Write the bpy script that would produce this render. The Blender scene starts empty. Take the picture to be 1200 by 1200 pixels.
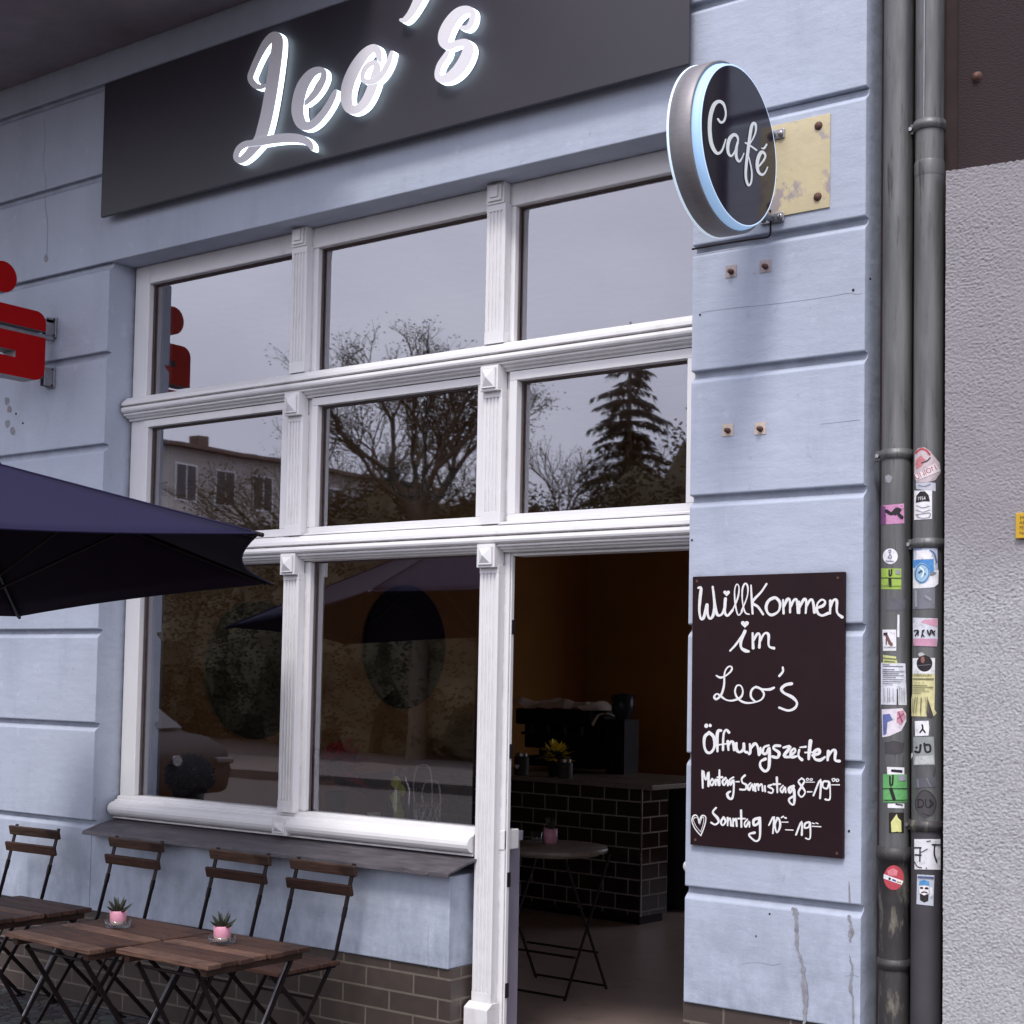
import bpy, bmesh, math, random
from mathutils import Vector, Matrix, noise
random.seed(7)
sc = bpy.context.scene
COL = sc.collection
PI = math.pi
# ------------------------------------------------------------------ camera geometry
F, YAW, PIT, ROL, PY = 1773.15, 0.640677, 0.0507078, 0.0185054, 705.05
C = Vector((0, -4.6, 1.57))
_f = Vector((-math.sin(YAW), math.cos(YAW), 0)); _r = Vector((math.cos(YAW), math.sin(YAW), 0)); _u = Vector((0, 0, 1))
f2 = _f*math.cos(PIT)+_u*math.sin(PIT); u2 = -_f*math.sin(PIT)+_u*math.cos(PIT)
r2 = _r*math.cos(ROL)+u2*math.sin(ROL); u3 = -_r*math.sin(ROL)+u2*math.cos(ROL)
def ray(u, v): return r2*((u-600)/F)+u3*(-(v-PY)/F)+f2
def W(u, v, y):      # point of the photograph on the real plane Y = y
    d = ray(u, v); return C+d*((y-C.y)/d.y)
def WX(u, v, x):
    d = ray(u, v); return C+d*((x-C.x)/d.x)
def WZ(u, v, z):
    d = ray(u, v); return C+d*((z-C.z)/d.z)
def REF(u, v, y):    # where a thing mirrored in the window panes really stands
    p = W(u, v, .34-y); return Vector((p.x, y, p.z))
cam = bpy.data.cameras.new('camera'); co = bpy.data.objects.new('camera', cam); COL.objects.link(co)
cam.sensor_width = 36; cam.lens = 36*F/1200; cam.shift_y = (PY-600)/1200; cam.clip_start = .05; cam.clip_end = 2000
m = Matrix((r2, u3, -f2)).transposed().to_4x4(); m.translation = C; co.matrix_world = m
sc.camera = co

# ------------------------------------------------------------------ materials
def newmat(name):
    mt = bpy.data.materials.new(name); mt.use_nodes = True
    nt = mt.node_tree; b = nt.nodes['Principled BSDF']; return mt, nt, b
def srgb(r, g, b):
    f = lambda c: (c/255/12.92) if c/255 <= .04045 else ((c/255+.055)/1.055)**2.4
    return (f(r), f(g), f(b))
def N(nt, t, **k):
    n = nt.nodes.new(t)
    for a, v in k.items():
        if a in n.inputs: n.inputs[a].default_value = v
        else: setattr(n, a, v)
    return n
def mat(name, col, rough=.6, metal=0., var=.12, scale=8., bump=0., bscale=60., stretch=(1, 1, 1), emit=None, es=0., dark=None, dscale=3., dmin=.55, dmax=.75, spec=.5, var_col=None):
    mt, nt, b = newmat(name)
    L = nt.links
    tc = N(nt, 'ShaderNodeTexCoord'); mp = N(nt, 'ShaderNodeMapping'); mp.inputs['Scale'].default_value = stretch
    L.new(tc.outputs['Object'], mp.inputs['Vector'])
    n1 = N(nt, 'ShaderNodeTexNoise', Scale=scale, Detail=6., Roughness=.6); L.new(mp.outputs[0], n1.inputs['Vector'])
    mx = N(nt, 'ShaderNodeMix', data_type='RGBA')
    c0 = [c*(1-var) for c in col]; c1 = [c*(1+var) for c in col] if var_col is None else var_col
    mx.inputs[6].default_value = (*c0, 1); mx.inputs[7].default_value = (*c1, 1)
    cr = N(nt, 'ShaderNodeMapRange'); cr.inputs[1].default_value = .3; cr.inputs[2].default_value = .7
    L.new(n1.outputs['Fac'], cr.inputs[0]); L.new(cr.outputs[0], mx.inputs[0])
    out = mx.outputs[2]
    if dark is not None:
        n2 = N(nt, 'ShaderNodeTexNoise', Scale=dscale, Detail=9., Roughness=.68); L.new(mp.outputs[0], n2.inputs['Vector'])
        r = N(nt, 'ShaderNodeMapRange'); r.inputs[1].default_value = dmin; r.inputs[2].default_value = dmax
        L.new(n2.outputs['Fac'], r.inputs[0])
        m2 = N(nt, 'ShaderNodeMix', data_type='RGBA'); m2.inputs[7].default_value = (*dark, 1)
        L.new(r.outputs[0], m2.inputs[0]); L.new(out, m2.inputs[6]); out = m2.outputs[2]
    L.new(out, b.inputs['Base Color'])
    b.inputs['Roughness'].default_value = rough; b.inputs['Metallic'].default_value = metal
    b.inputs['Specular IOR Level'].default_value = spec
    rr = N(nt, 'ShaderNodeMapRange'); rr.inputs[3].default_value = max(0, rough-.08); rr.inputs[4].default_value = min(1, rough+.1)
    L.new(n1.outputs['Fac'], rr.inputs[0]); L.new(rr.outputs[0], b.inputs['Roughness'])
    if bump:
        n3 = N(nt, 'ShaderNodeTexNoise', Scale=bscale, Detail=5., Roughness=.6); L.new(mp.outputs[0], n3.inputs['Vector'])
        bp = N(nt, 'ShaderNodeBump', Strength=bump, Distance=.01); L.new(n3.outputs['Fac'], bp.inputs['Height']); L.new(bp.outputs[0], b.inputs['Normal'])
    if emit:
        b.inputs['Emission Color'].default_value = (*emit, 1); b.inputs['Emission Strength'].default_value = es
    return mt
def crevice(nt, col_out, shade_dirt, dist, lo=.35, hi=.85, amt=.7):  # occlusion tint: grime plus shade put into the colour of recesses
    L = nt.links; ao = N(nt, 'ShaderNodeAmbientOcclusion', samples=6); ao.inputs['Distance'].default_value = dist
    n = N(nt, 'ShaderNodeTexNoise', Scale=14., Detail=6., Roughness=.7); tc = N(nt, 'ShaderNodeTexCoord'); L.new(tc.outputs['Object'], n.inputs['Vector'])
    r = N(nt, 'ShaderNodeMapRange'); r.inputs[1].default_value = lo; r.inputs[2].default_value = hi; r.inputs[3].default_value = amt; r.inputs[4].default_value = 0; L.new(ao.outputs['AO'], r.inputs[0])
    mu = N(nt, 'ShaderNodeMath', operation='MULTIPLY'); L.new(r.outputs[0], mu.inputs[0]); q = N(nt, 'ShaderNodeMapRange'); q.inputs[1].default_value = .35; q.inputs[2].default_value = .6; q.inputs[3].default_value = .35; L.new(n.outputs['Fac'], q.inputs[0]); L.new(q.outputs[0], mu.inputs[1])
    m = N(nt, 'ShaderNodeMix', data_type='RGBA'); m.inputs[7].default_value = (*shade_dirt, 1); L.new(mu.outputs[0], m.inputs[0]); L.new(col_out, m.inputs[6]); return m.outputs[2]
def plaster_mat():
    mt, nt, b = newmat('pale_blue_plaster'); L = nt.links
    tc = N(nt, 'ShaderNodeTexCoord')
    def noise_(sc_, st, det=6, ro=.6):
        mp = N(nt, 'ShaderNodeMapping'); mp.inputs['Scale'].default_value = st; L.new(tc.outputs['Object'], mp.inputs[0])
        n = N(nt, 'ShaderNodeTexNoise', Scale=sc_, Detail=float(det), Roughness=ro); L.new(mp.outputs[0], n.inputs['Vector']); return n.outputs['Fac']
    def rng(s, a, c, lo=0., hi=1.):
        r = N(nt, 'ShaderNodeMapRange'); r.inputs[1].default_value = a; r.inputs[2].default_value = c; r.inputs[3].default_value = lo; r.inputs[4].default_value = hi; L.new(s, r.inputs[0]); return r.outputs[0]
    def mix(fac, a, c):
        x = N(nt, 'ShaderNodeMix', data_type='RGBA'); L.new(fac, x.inputs[0])
        for i, q in ((6, a), (7, c)):
            if isinstance(q, tuple): x.inputs[i].default_value = (*q, 1)
            else: L.new(q, x.inputs[i])
        return x.outputs[2]
    base = mix(rng(noise_(1.7, (1, 1, 1)), .3, .7), (.415, .46, .555), (.485, .53, .635))
    base = mix(rng(noise_(2.2, (2.2, 2.2, .5), 9, .68), .5, .75, 0, .55), base, (.33, .375, .45))          # rain streaks
    base = mix(rng(noise_(22, (1, 1, 1), 8, .75), .60, .74, 0, .6), base, (.22, .235, .27))          # grime
    base = mix(rng(noise_(13, (1, 1, 1), 4, .5), .64, .70, 0, .5), base, (.53, .585, .68))          # retouched patches
    # grime rising from the pavement
    sp = N(nt, 'ShaderNodeSeparateXYZ'); L.new(tc.outputs['Object'], sp.inputs[0])
    lowz = rng(sp.outputs[2], 1.0, .42, 0, .55); nn = rng(noise_(9, (1, 1, .6), 8, .7), .4, .65)
    mm = N(nt, 'ShaderNodeMath', operation='MULTIPLY'); L.new(lowz, mm.inputs[0]); L.new(nn, mm.inputs[1])
    base = mix(mm.outputs[0], base, (.17, .20, .25))
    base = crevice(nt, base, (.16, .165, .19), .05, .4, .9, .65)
    L.new(base, b.inputs['Base Color']); b.inputs['Roughness'].default_value = .78; b.inputs['Specular IOR Level'].default_value = .25
    b1 = N(nt, 'ShaderNodeBump', Strength=.45, Distance=.01); L.new(noise_(7, (1, 1, 1), 5, .55), b1.inputs['Height'])
    b3 = N(nt, 'ShaderNodeBump', Strength=.35, Distance=.006); L.new(noise_(16, (.5, 1, 1.6), 3, .5), b3.inputs['Height']); L.new(b1.outputs[0], b3.inputs['Normal'])
    b2 = N(nt, 'ShaderNodeBump', Strength=.22, Distance=.004); L.new(noise_(120, (1, 1, 1), 4, .7), b2.inputs['Height']); L.new(b3.outputs[0], b2.inputs['Normal']); L.new(b2.outputs[0], b.inputs['Normal'])
    return mt
def brick_mat(name, c1, c2, mortar, bw, rh, ms, rough, bump=.5, off=(0, 0, 0), spec=.5, rot=0):
    mt, nt, b = newmat(name); L = nt.links
    tc = N(nt, 'ShaderNodeTexCoord'); sp = N(nt, 'ShaderNodeSeparateXYZ'); L.new(tc.outputs['Object'], sp.inputs[0])
    ad = N(nt, 'ShaderNodeMath', operation='SUBTRACT'); L.new(sp.outputs[0], ad.inputs[0]); L.new(sp.outputs[1], ad.inputs[1])
    cb = N(nt, 'ShaderNodeCombineXYZ'); L.new(ad.outputs[0], cb.inputs[0]); L.new(sp.outputs[2], cb.inputs[1])
    mp = N(nt, 'ShaderNodeMapping'); mp.inputs['Location'].default_value = off; L.new(cb.outputs[0], mp.inputs[0])
    br = N(nt, 'ShaderNodeTexBrick'); br.inputs['Scale'].default_value = 1.; br.inputs['Brick Width'].default_value = bw; br.inputs['Row Height'].default_value = rh
    br.inputs['Mortar Size'].default_value = ms; br.inputs['Mortar Smooth'].default_value = .1
    br.inputs['Color1'].default_value = (*c1, 1); br.inputs['Color2'].default_value = (*c2, 1); br.inputs['Mortar'].default_value = (*mortar, 1)
    L.new(mp.outputs[0], br.inputs['Vector'])
    n = N(nt, 'ShaderNodeTexNoise', Scale=14., Detail=7.); L.new(tc.outputs['Object'], n.inputs['Vector'])
    mx = N(nt, 'ShaderNodeMix', data_type='RGBA', blend_type='MULTIPLY'); mx.inputs[0].default_value = .55
    L.new(br.outputs['Color'], mx.inputs[6]); L.new(n.outputs['Color'], mx.inputs[7])
    hs = N(nt, 'ShaderNodeHueSaturation', Saturation=.0); L.new(n.outputs['Color'], hs.inputs['Color'])
    gm = N(nt, 'ShaderNodeBrightContrast', Bright=.35, Contrast=.3); L.new(hs.outputs[0], gm.inputs['Color']); L.new(gm.outputs[0], mx.inputs[7])
    L.new(mx.outputs[2], b.inputs['Base Color'])
    r = N(nt, 'ShaderNodeMapRange'); r.inputs[3].default_value = rough; r.inputs[4].default_value = .85; L.new(br.outputs['Fac'], r.inputs[0]); L.new(r.outputs[0], b.inputs['Roughness'])
    b.inputs['Specular IOR Level'].default_value = spec
    bp = N(nt, 'ShaderNodeBump', Strength=bump, Distance=.004, invert=True); L.new(br.outputs['Fac'], bp.inputs['Height']); L.new(bp.outputs[0], b.inputs['Normal'])
    return mt
def wood_mat(name, ca, cb_, scale=3.):
    mt, nt, b = newmat(name); L = nt.links
    tc = N(nt, 'ShaderNodeTexCoord'); mp = N(nt, 'ShaderNodeMapping'); mp.inputs['Scale'].default_value = (scale, scale*14, scale*14); L.new(tc.outputs['Object'], mp.inputs[0])
    oi = N(nt, 'ShaderNodeObjectInfo'); vm = N(nt, 'ShaderNodeMath', operation='MULTIPLY'); vm.inputs[1].default_value = 40; L.new(oi.outputs['Random'], vm.inputs[0]); L.new(vm.outputs[0], mp.inputs['Location'])
    n = N(nt, 'ShaderNodeTexNoise', Scale=3., Detail=9., Roughness=.7); L.new(mp.outputs[0], n.inputs['Vector'])
    r = N(nt, 'ShaderNodeValToRGB'); L.new(n.outputs['Fac'], r.inputs[0])
    r.color_ramp.elements[0].position = .3; r.color_ramp.elements[0].color = (*ca, 1); r.color_ramp.elements[1].position = .72; r.color_ramp.elements[1].color = (*cb_, 1)
    n2 = N(nt, 'ShaderNodeTexNoise', Scale=9., Detail=4.); L.new(tc.outputs['Object'], n2.inputs['Vector'])
    mx = N(nt, 'ShaderNodeMix', data_type='RGBA'); mr = N(nt, 'ShaderNodeMapRange'); mr.inputs[1].default_value = .52; mr.inputs[2].default_value = .75; mr.inputs[4].default_value = .7
    L.new(n2.outputs['Fac'], mr.inputs[0]); L.new(mr.outputs[0], mx.inputs[0]); L.new(r.outputs[0], mx.inputs[6]); mx.inputs[7].default_value = (*[c*.45 for c in ca], 1)
    hv = N(nt, 'ShaderNodeHueSaturation'); vr = N(nt, 'ShaderNodeMapRange'); vr.inputs[3].default_value = .55; vr.inputs[4].default_value = 1.08; L.new(oi.outputs['Random'], vr.inputs[0]); L.new(vr.outputs[0], hv.inputs['Value']); L.new(mx.outputs[2], hv.inputs['Color'])
    L.new(hv.outputs[0], b.inputs['Base Color']); b.inputs['Roughness'].default_value = .6; b.inputs['Specular IOR Level'].default_value = .3
    bp = N(nt, 'ShaderNodeBump', Strength=.35, Distance=.003); L.new(n.outputs['Fac'], bp.inputs['Height']); L.new(bp.outputs[0], b.inputs['Normal'])
    return mt
def glass_mat(name, ior, wob=.0, tint=(.93, .95, .95), add=0.):
    mt, nt, b = newmat(name); L = nt.links; nt.nodes.remove(b)
    o = nt.nodes['Material Output']
    t = N(nt, 'ShaderNodeBsdfTransparent'); t.inputs[0].default_value = (*tint, 1)
    g = N(nt, 'ShaderNodeBsdfGlossy'); g.inputs['Roughness'].default_value = (.015 if ior else 0); g.inputs[0].default_value = (.92, .925, 1, 1)
    mx = N(nt, 'ShaderNodeMixShader')
    if ior: fr = N(nt, 'ShaderNodeFresnel', IOR=ior)
    else:
        lw = N(nt, 'ShaderNodeLayerWeight', Blend=.5); fr = N(nt, 'ShaderNodeMath', operation='POWER'); L.new(lw.outputs['Facing'], fr.inputs[0]); fr.inputs[1].default_value = 3.
        f2_ = N(nt, 'ShaderNodeMath', operation='MULTIPLY_ADD'); L.new(fr.outputs[0], f2_.inputs[0]); f2_.inputs[1].default_value = .45; f2_.inputs[2].default_value = .04; fr = f2_
    ad = N(nt, 'ShaderNodeMath', operation='ADD', use_clamp=True); ad.inputs[1].default_value = add; L.new(fr.outputs[0], ad.inputs[0])
    L.new(ad.outputs[0], mx.inputs[0]); L.new(t.outputs[0], mx.inputs[1]); L.new(g.outputs[0], mx.inputs[2]); L.new(mx.outputs[0], o.inputs[0])
    if wob:
        tc = N(nt, 'ShaderNodeTexCoord'); n = N(nt, 'ShaderNodeTexNoise', Scale=2.2, Detail=2.); L.new(tc.outputs['Object'], n.inputs['Vector'])
        bp = N(nt, 'ShaderNodeBump', Strength=wob, Distance=.02); L.new(n.outputs['Fac'], bp.inputs['Height']); L.new(bp.outputs[0], g.inputs['Normal'])
    return mt
def emis(name, col, s):
    mt, nt, b = newmat(name); b.inputs['Base Color'].default_value = (*[.8*c for c in col], 1); b.inputs['Emission Color'].default_value = (*col, 1); b.inputs['Emission Strength'].default_value = s
    return mt

M = {}
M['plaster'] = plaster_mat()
_w = None
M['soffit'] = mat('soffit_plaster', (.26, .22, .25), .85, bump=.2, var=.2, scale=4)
M['white'] = mat('white_window_paint', (.80, .79, .80), .42, var=.03, scale=6, bump=.02, bscale=40, stretch=(1, 1, .5), dark=(.60, .57, .56), dscale=5, dmin=.58, dmax=.85)
def _age_shade(mt):
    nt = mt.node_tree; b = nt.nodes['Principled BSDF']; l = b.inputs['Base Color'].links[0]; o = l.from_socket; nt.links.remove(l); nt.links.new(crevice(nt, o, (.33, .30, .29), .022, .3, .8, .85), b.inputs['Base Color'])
_age_shade(M['white'])  # frame profiles get grime together with painted recess shade
M['sheet'] = mat('weathered_sill_sheet', (.085, .075, .085), .5, metal=.0, var=.45, scale=7, stretch=(1, 4, 4), bump=.25, bscale=18, dark=(.16, .15, .17), dscale=5)
M['plinth'] = brick_mat('brown_plinth_tile', (.062, .046, .040), (.075, .056, .048), (.15, .125, .10), .25, .08, .0045, .45, off=(.02, -.003, 0))
M['signboard'] = mat('charcoal_sign_panel', (.034, .030, .040), .40, var=.08, scale=2)
M['letter'] = mat('brushed_letter_face', (.86, .84, .88), .38, metal=.0, var=.04, scale=60, stretch=(1, 1, 8))
M['led'] = emis('lit_letter_edge', (.74, .90, 1.), 2.8)
M['discface'] = mat('glossy_black_sign_face', (.020, .016, .028), .08, var=.05)
M['ring'] = emis('lit_blue_ring', (.42, .66, 1.), .42)
M['alu'] = mat('brushed_aluminium', (.26, .245, .255), .5, metal=.45, var=.1, scale=30, stretch=(1, 1, 6))
M['ringedge'] = emis('lit_white_edge', (.72, .86, 1.), .55)
M['paperwhite'] = mat('white_lettering', (.80, .83, .84), .5, var=.02, emit=(.8, .95, 1), es=.12)
M['brass'] = mat('worn_brass_plate', (.62, .53, .33), .5, metal=.1, var=.10, scale=6, dark=(.40, .34, .33), dscale=7, dmin=.55, dmax=.60, bump=.12, bscale=50)
M['steel'] = mat('galvanised_steel', (.34, .34, .37), .42, metal=.8, var=.15, scale=25)
M['rust'] = mat('rusty_bolt', (.12, .06, .045), .7, metal=.3, var=.4, scale=60)
M['hole'] = mat('dark_drill_hole', (.012, .01, .01), .9)
M['board'] = mat('dark_chalkboard', (.017, .0065, .0085), .5, var=.15, scale=5, dark=(.024, .011, .014), dscale=4, spec=.2)
M['chalk'] = mat('white_chalk_pen', (.78, .77, .77), .8, var=.08, scale=90)
M['red'] = mat('red_sign_face', (.36, .001, .002), .55, var=.05, spec=.15)
M['grey_side'] = mat('grey_sign_casing', (.30, .28, .30), .5, var=.1)
M['wood'] = wood_mat('oiled_brown_wood', (.028, .012, .008), (.098, .046, .031))
M['wood2'] = wood_mat('sun_worn_brown_wood', (.042, .019, .013), (.20, .112, .078))
M['black'] = mat('black_painted_steel', (.010, .005, .006), .5, var=.2, spec=.25)
M['pipe'] = mat('weathered_zinc_pipe', (.105, .107, .112), .45, metal=.3, var=.25, var_col=(.20, .20, .195), scale=7, stretch=(3, 3, .3), dark=(.06, .058, .058), dscale=16, dmin=.57, dmax=.70, bump=.06, bscale=30)
M['pipelow'] = mat('dark_cast_iron_pipe', (.052, .047, .048), .5, metal=.2, var=.25, scale=9, stretch=(2, 2, .6), dark=(.22, .20, .16), dscale=10, dmin=.54, dmax=.66)
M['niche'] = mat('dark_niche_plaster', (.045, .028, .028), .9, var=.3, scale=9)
M['dado'] = mat('dark_maroon_render', (.026, .0135, .016), .85, var=.2, scale=30, bump=.5, bscale=70, stretch=(1, 1, 3))
M['navy'] = mat('navy_parasol_cloth', (.015, .013, .042), .9, var=.12, scale=60, bump=.05, bscale=300, spec=.2)
M['underside_shade'] = mat('parasol_underside_shade', (.016, .007, .020), .95, spec=.1)  # same cloth darkened, so the canopy underside carries its shade in the colour
M['glass'] = glass_mat('window_glass', 2.7, .012, tint=(1, 1, 1), add=.115)
M['clear'] = glass_mat('clear_glass', 0)
M['hinge'] = mat('dark_hinge', (.03, .02, .025), .5, metal=.4)
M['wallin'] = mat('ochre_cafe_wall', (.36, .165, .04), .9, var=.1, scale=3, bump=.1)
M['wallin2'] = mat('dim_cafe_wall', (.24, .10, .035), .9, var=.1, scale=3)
M['ceil'] = mat('cafe_ceiling_paint', (.62, .52, .42), .9)
M['floorin'] = mat('cafe_floor_stone', (.36, .28, .25), .35, var=.15, scale=2, dark=(.17, .11, .10), dscale=6)
M['metro'] = brick_mat('black_metro_tile', (.020, .013, .014), (.028, .018, .018), (.30, .25, .25), .2, .1, .005, .12, off=(0, .01, 0))
M['stone'] = mat('counter_stone', (.20, .17, .14), .4, var=.25, scale=30)
M['cabinet'] = mat('lavender_grey_paint', (.30, .28, .36), .5, var=.05)
M['mirror'] = mat('dark_round_panel', (.008, .004, .005), .6, var=.3, scale=4, spec=.08)
M['pink'] = mat('pink_ceramic', (.62, .27, .36), .4, var=.08, scale=40)
M['cream'] = mat('bare_clay', (.42, .30, .25), .7, var=.1)
M['succ'] = mat('dark_succulent_leaf', (.022, .035, .020), .5, var=.5, scale=40, var_col=(.05, .05, .03))
M['poin'] = mat('red_poinsettia_leaf', (.70, .025, .05), .5, var=.3, scale=20)
M['leaf'] = mat('dark_green_leaf', (.03, .05, .02), .55, var=.4, scale=20)
M['hedge'] = mat('boxwood_leaf', (.022, .034, .014), .6, var=.5, scale=30)
M['pot'] = mat('dark_plant_pot', (.03, .022, .024), .6)
M['flower'] = mat('yellow_petal', (.80, .58, .04), .6, var=.15, scale=30)
M['lemon'] = mat('lemon_slice', (.72, .70, .07), .4, var=.2, scale=20)
M['wire'] = mat('pale_wire', (.55, .50, .52), .35, metal=.4)
M['cloth'] = mat('white_cloth', (.60, .52, .45), .9, var=.12, scale=12, bump=.3, bscale=25)
M['chrome'] = mat('dull_chrome', (.40, .38, .38), .25, metal=.9)
M['yellow'] = mat('yellow_plate', (.60, .36, .02), .5, var=.08)
M['ink'] = mat('black_ink', (.012, .010, .012), .6)
M['asphalt'] = mat('asphalt', (.040, .032, .028), .9, var=.25, scale=25, bump=.4, bscale=120)
M['slab'] = mat('pavement_slab', (.060, .047, .040), .85, var=.2, scale=3, bump=.3, bscale=80)
M['bark'] = mat('tree_bark', (.085, .065, .042), .9, var=.3, scale=12)
M['needle'] = mat('conifer_needles', (.055, .052, .025), .8, var=.5, scale=6)
M['autumn'] = mat('thin_autumn_leaf', (.12, .11, .05), .8, var=.45, scale=4)
M['bush'] = mat('mixed_shrub_leaf', (.095, .080, .040), .8, var=.35, scale=1.5)
M['bwall'] = mat('apartment_render', (.42, .39, .37), .85, var=.1, scale=1)
M['broof'] = mat('apartment_roof', (.10, .06, .05), .8, var=.2)
M['bglass'] = mat('apartment_window_glass', (.03, .03, .04), .1)
M['bwood'] = mat('balcony_slab', (.30, .26, .25), .8)
M['car'] = mat('dark_car_paint', (.015, .014, .018), .6, var=.1, spec=.08)
M['carglass'] = mat('car_window_glass', (.03, .032, .038), .25, spec=.25)
M['tyre'] = mat('tyre_rubber', (.015, .015, .015), .8)
M['lamp'] = mat('headlamp_lens', (.07, .07, .075), .3, spec=.2)
M['offwhite'] = mat('offwhite_parasol_cloth', (.62, .58, .52), .9, var=.06)
def cobble_mat():
    mt, nt, b = newmat('mosaic_paving'); L = nt.links
    tc = N(nt, 'ShaderNodeTexCoord'); v = N(nt, 'ShaderNodeTexVoronoi', feature='DISTANCE_TO_EDGE', Scale=15.); v2 = N(nt, 'ShaderNodeTexVoronoi', Scale=15.)
    L.new(tc.outputs['Object'], v.inputs['Vector']); L.new(tc.outputs['Object'], v2.inputs['Vector'])
    r = N(nt, 'ShaderNodeMapRange'); r.inputs[1].default_value = .02; r.inputs[2].default_value = .09; L.new(v.outputs['Distance'], r.inputs[0])
    hs = N(nt, 'ShaderNodeHueSaturation', Saturation=.25, Value=.09); L.new(v2.outputs['Color'], hs.inputs['Color'])
    mx = N(nt, 'ShaderNodeMix', data_type='RGBA'); mx.inputs[6].default_value = (.022, .016, .015, 1); L.new(hs.outputs[0], mx.inputs[7]); L.new(r.outputs[0], mx.inputs[0])
    L.new(mx.outputs[2], b.inputs['Base Color']); b.inputs['Roughness'].default_value = .75
    bp = N(nt, 'ShaderNodeBump', Strength=.8, Distance=.012); L.new(r.outputs[0], bp.inputs['Height']); L.new(bp.outputs[0], b.inputs['Normal'])
    return mt
M['cobble'] = cobble_mat()
def roughcast_mat():
    mt, nt, b = newmat('grey_roughcast_render'); L = nt.links
    tc = N(nt, 'ShaderNodeTexCoord'); n = N(nt, 'ShaderNodeTexNoise', Scale=2.2, Detail=8., Roughness=.65); L.new(tc.outputs['Object'], n.inputs['Vector'])
    n2 = N(nt, 'ShaderNodeTexNoise', Scale=110., Detail=3.); L.new(tc.outputs['Object'], n2.inputs['Vector'])
    mx = N(nt, 'ShaderNodeMix', data_type='RGBA'); mx.inputs[6].default_value = (.385, .38, .393, 1); mx.inputs[7].default_value = (.50, .50, .515, 1); L.new(n.outputs['Fac'], mx.inputs[0])
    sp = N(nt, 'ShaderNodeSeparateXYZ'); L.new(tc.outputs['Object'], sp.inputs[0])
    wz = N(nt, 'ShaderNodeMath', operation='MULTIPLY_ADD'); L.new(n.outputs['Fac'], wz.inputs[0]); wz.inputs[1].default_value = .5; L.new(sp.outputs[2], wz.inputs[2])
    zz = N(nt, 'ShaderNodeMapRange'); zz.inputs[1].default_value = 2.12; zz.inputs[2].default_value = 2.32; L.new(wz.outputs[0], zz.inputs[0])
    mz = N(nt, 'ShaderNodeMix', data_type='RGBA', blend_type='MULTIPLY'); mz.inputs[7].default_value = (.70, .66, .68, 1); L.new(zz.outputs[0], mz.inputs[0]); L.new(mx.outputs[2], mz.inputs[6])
    m2 = N(nt, 'ShaderNodeMix', data_type='RGBA'); m2.inputs[6].default_value = (.30, .29, .31, 1); L.new(mz.outputs[2], m2.inputs[7])  # pits tinted darker: shade of the fine relief put into the colour
    r = N(nt, 'ShaderNodeMapRange'); r.inputs[1].default_value = .3; r.inputs[2].default_value = .56; L.new(n2.outputs['Fac'], r.inputs[0]); L.new(r.outputs[0], m2.inputs[0])
    L.new(m2.outputs[2], b.inputs['Base Color']); b.inputs['Roughness'].default_value = .9; b.inputs['Specular IOR Level'].default_value = .2
    bp = N(nt, 'ShaderNodeBump', Strength=.6, Distance=.006); L.new(n2.outputs['Fac'], bp.inputs['Height']); L.new(bp.outputs[0], b.inputs['Normal'])
    return mt
M['roughcast'] = roughcast_mat()

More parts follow.
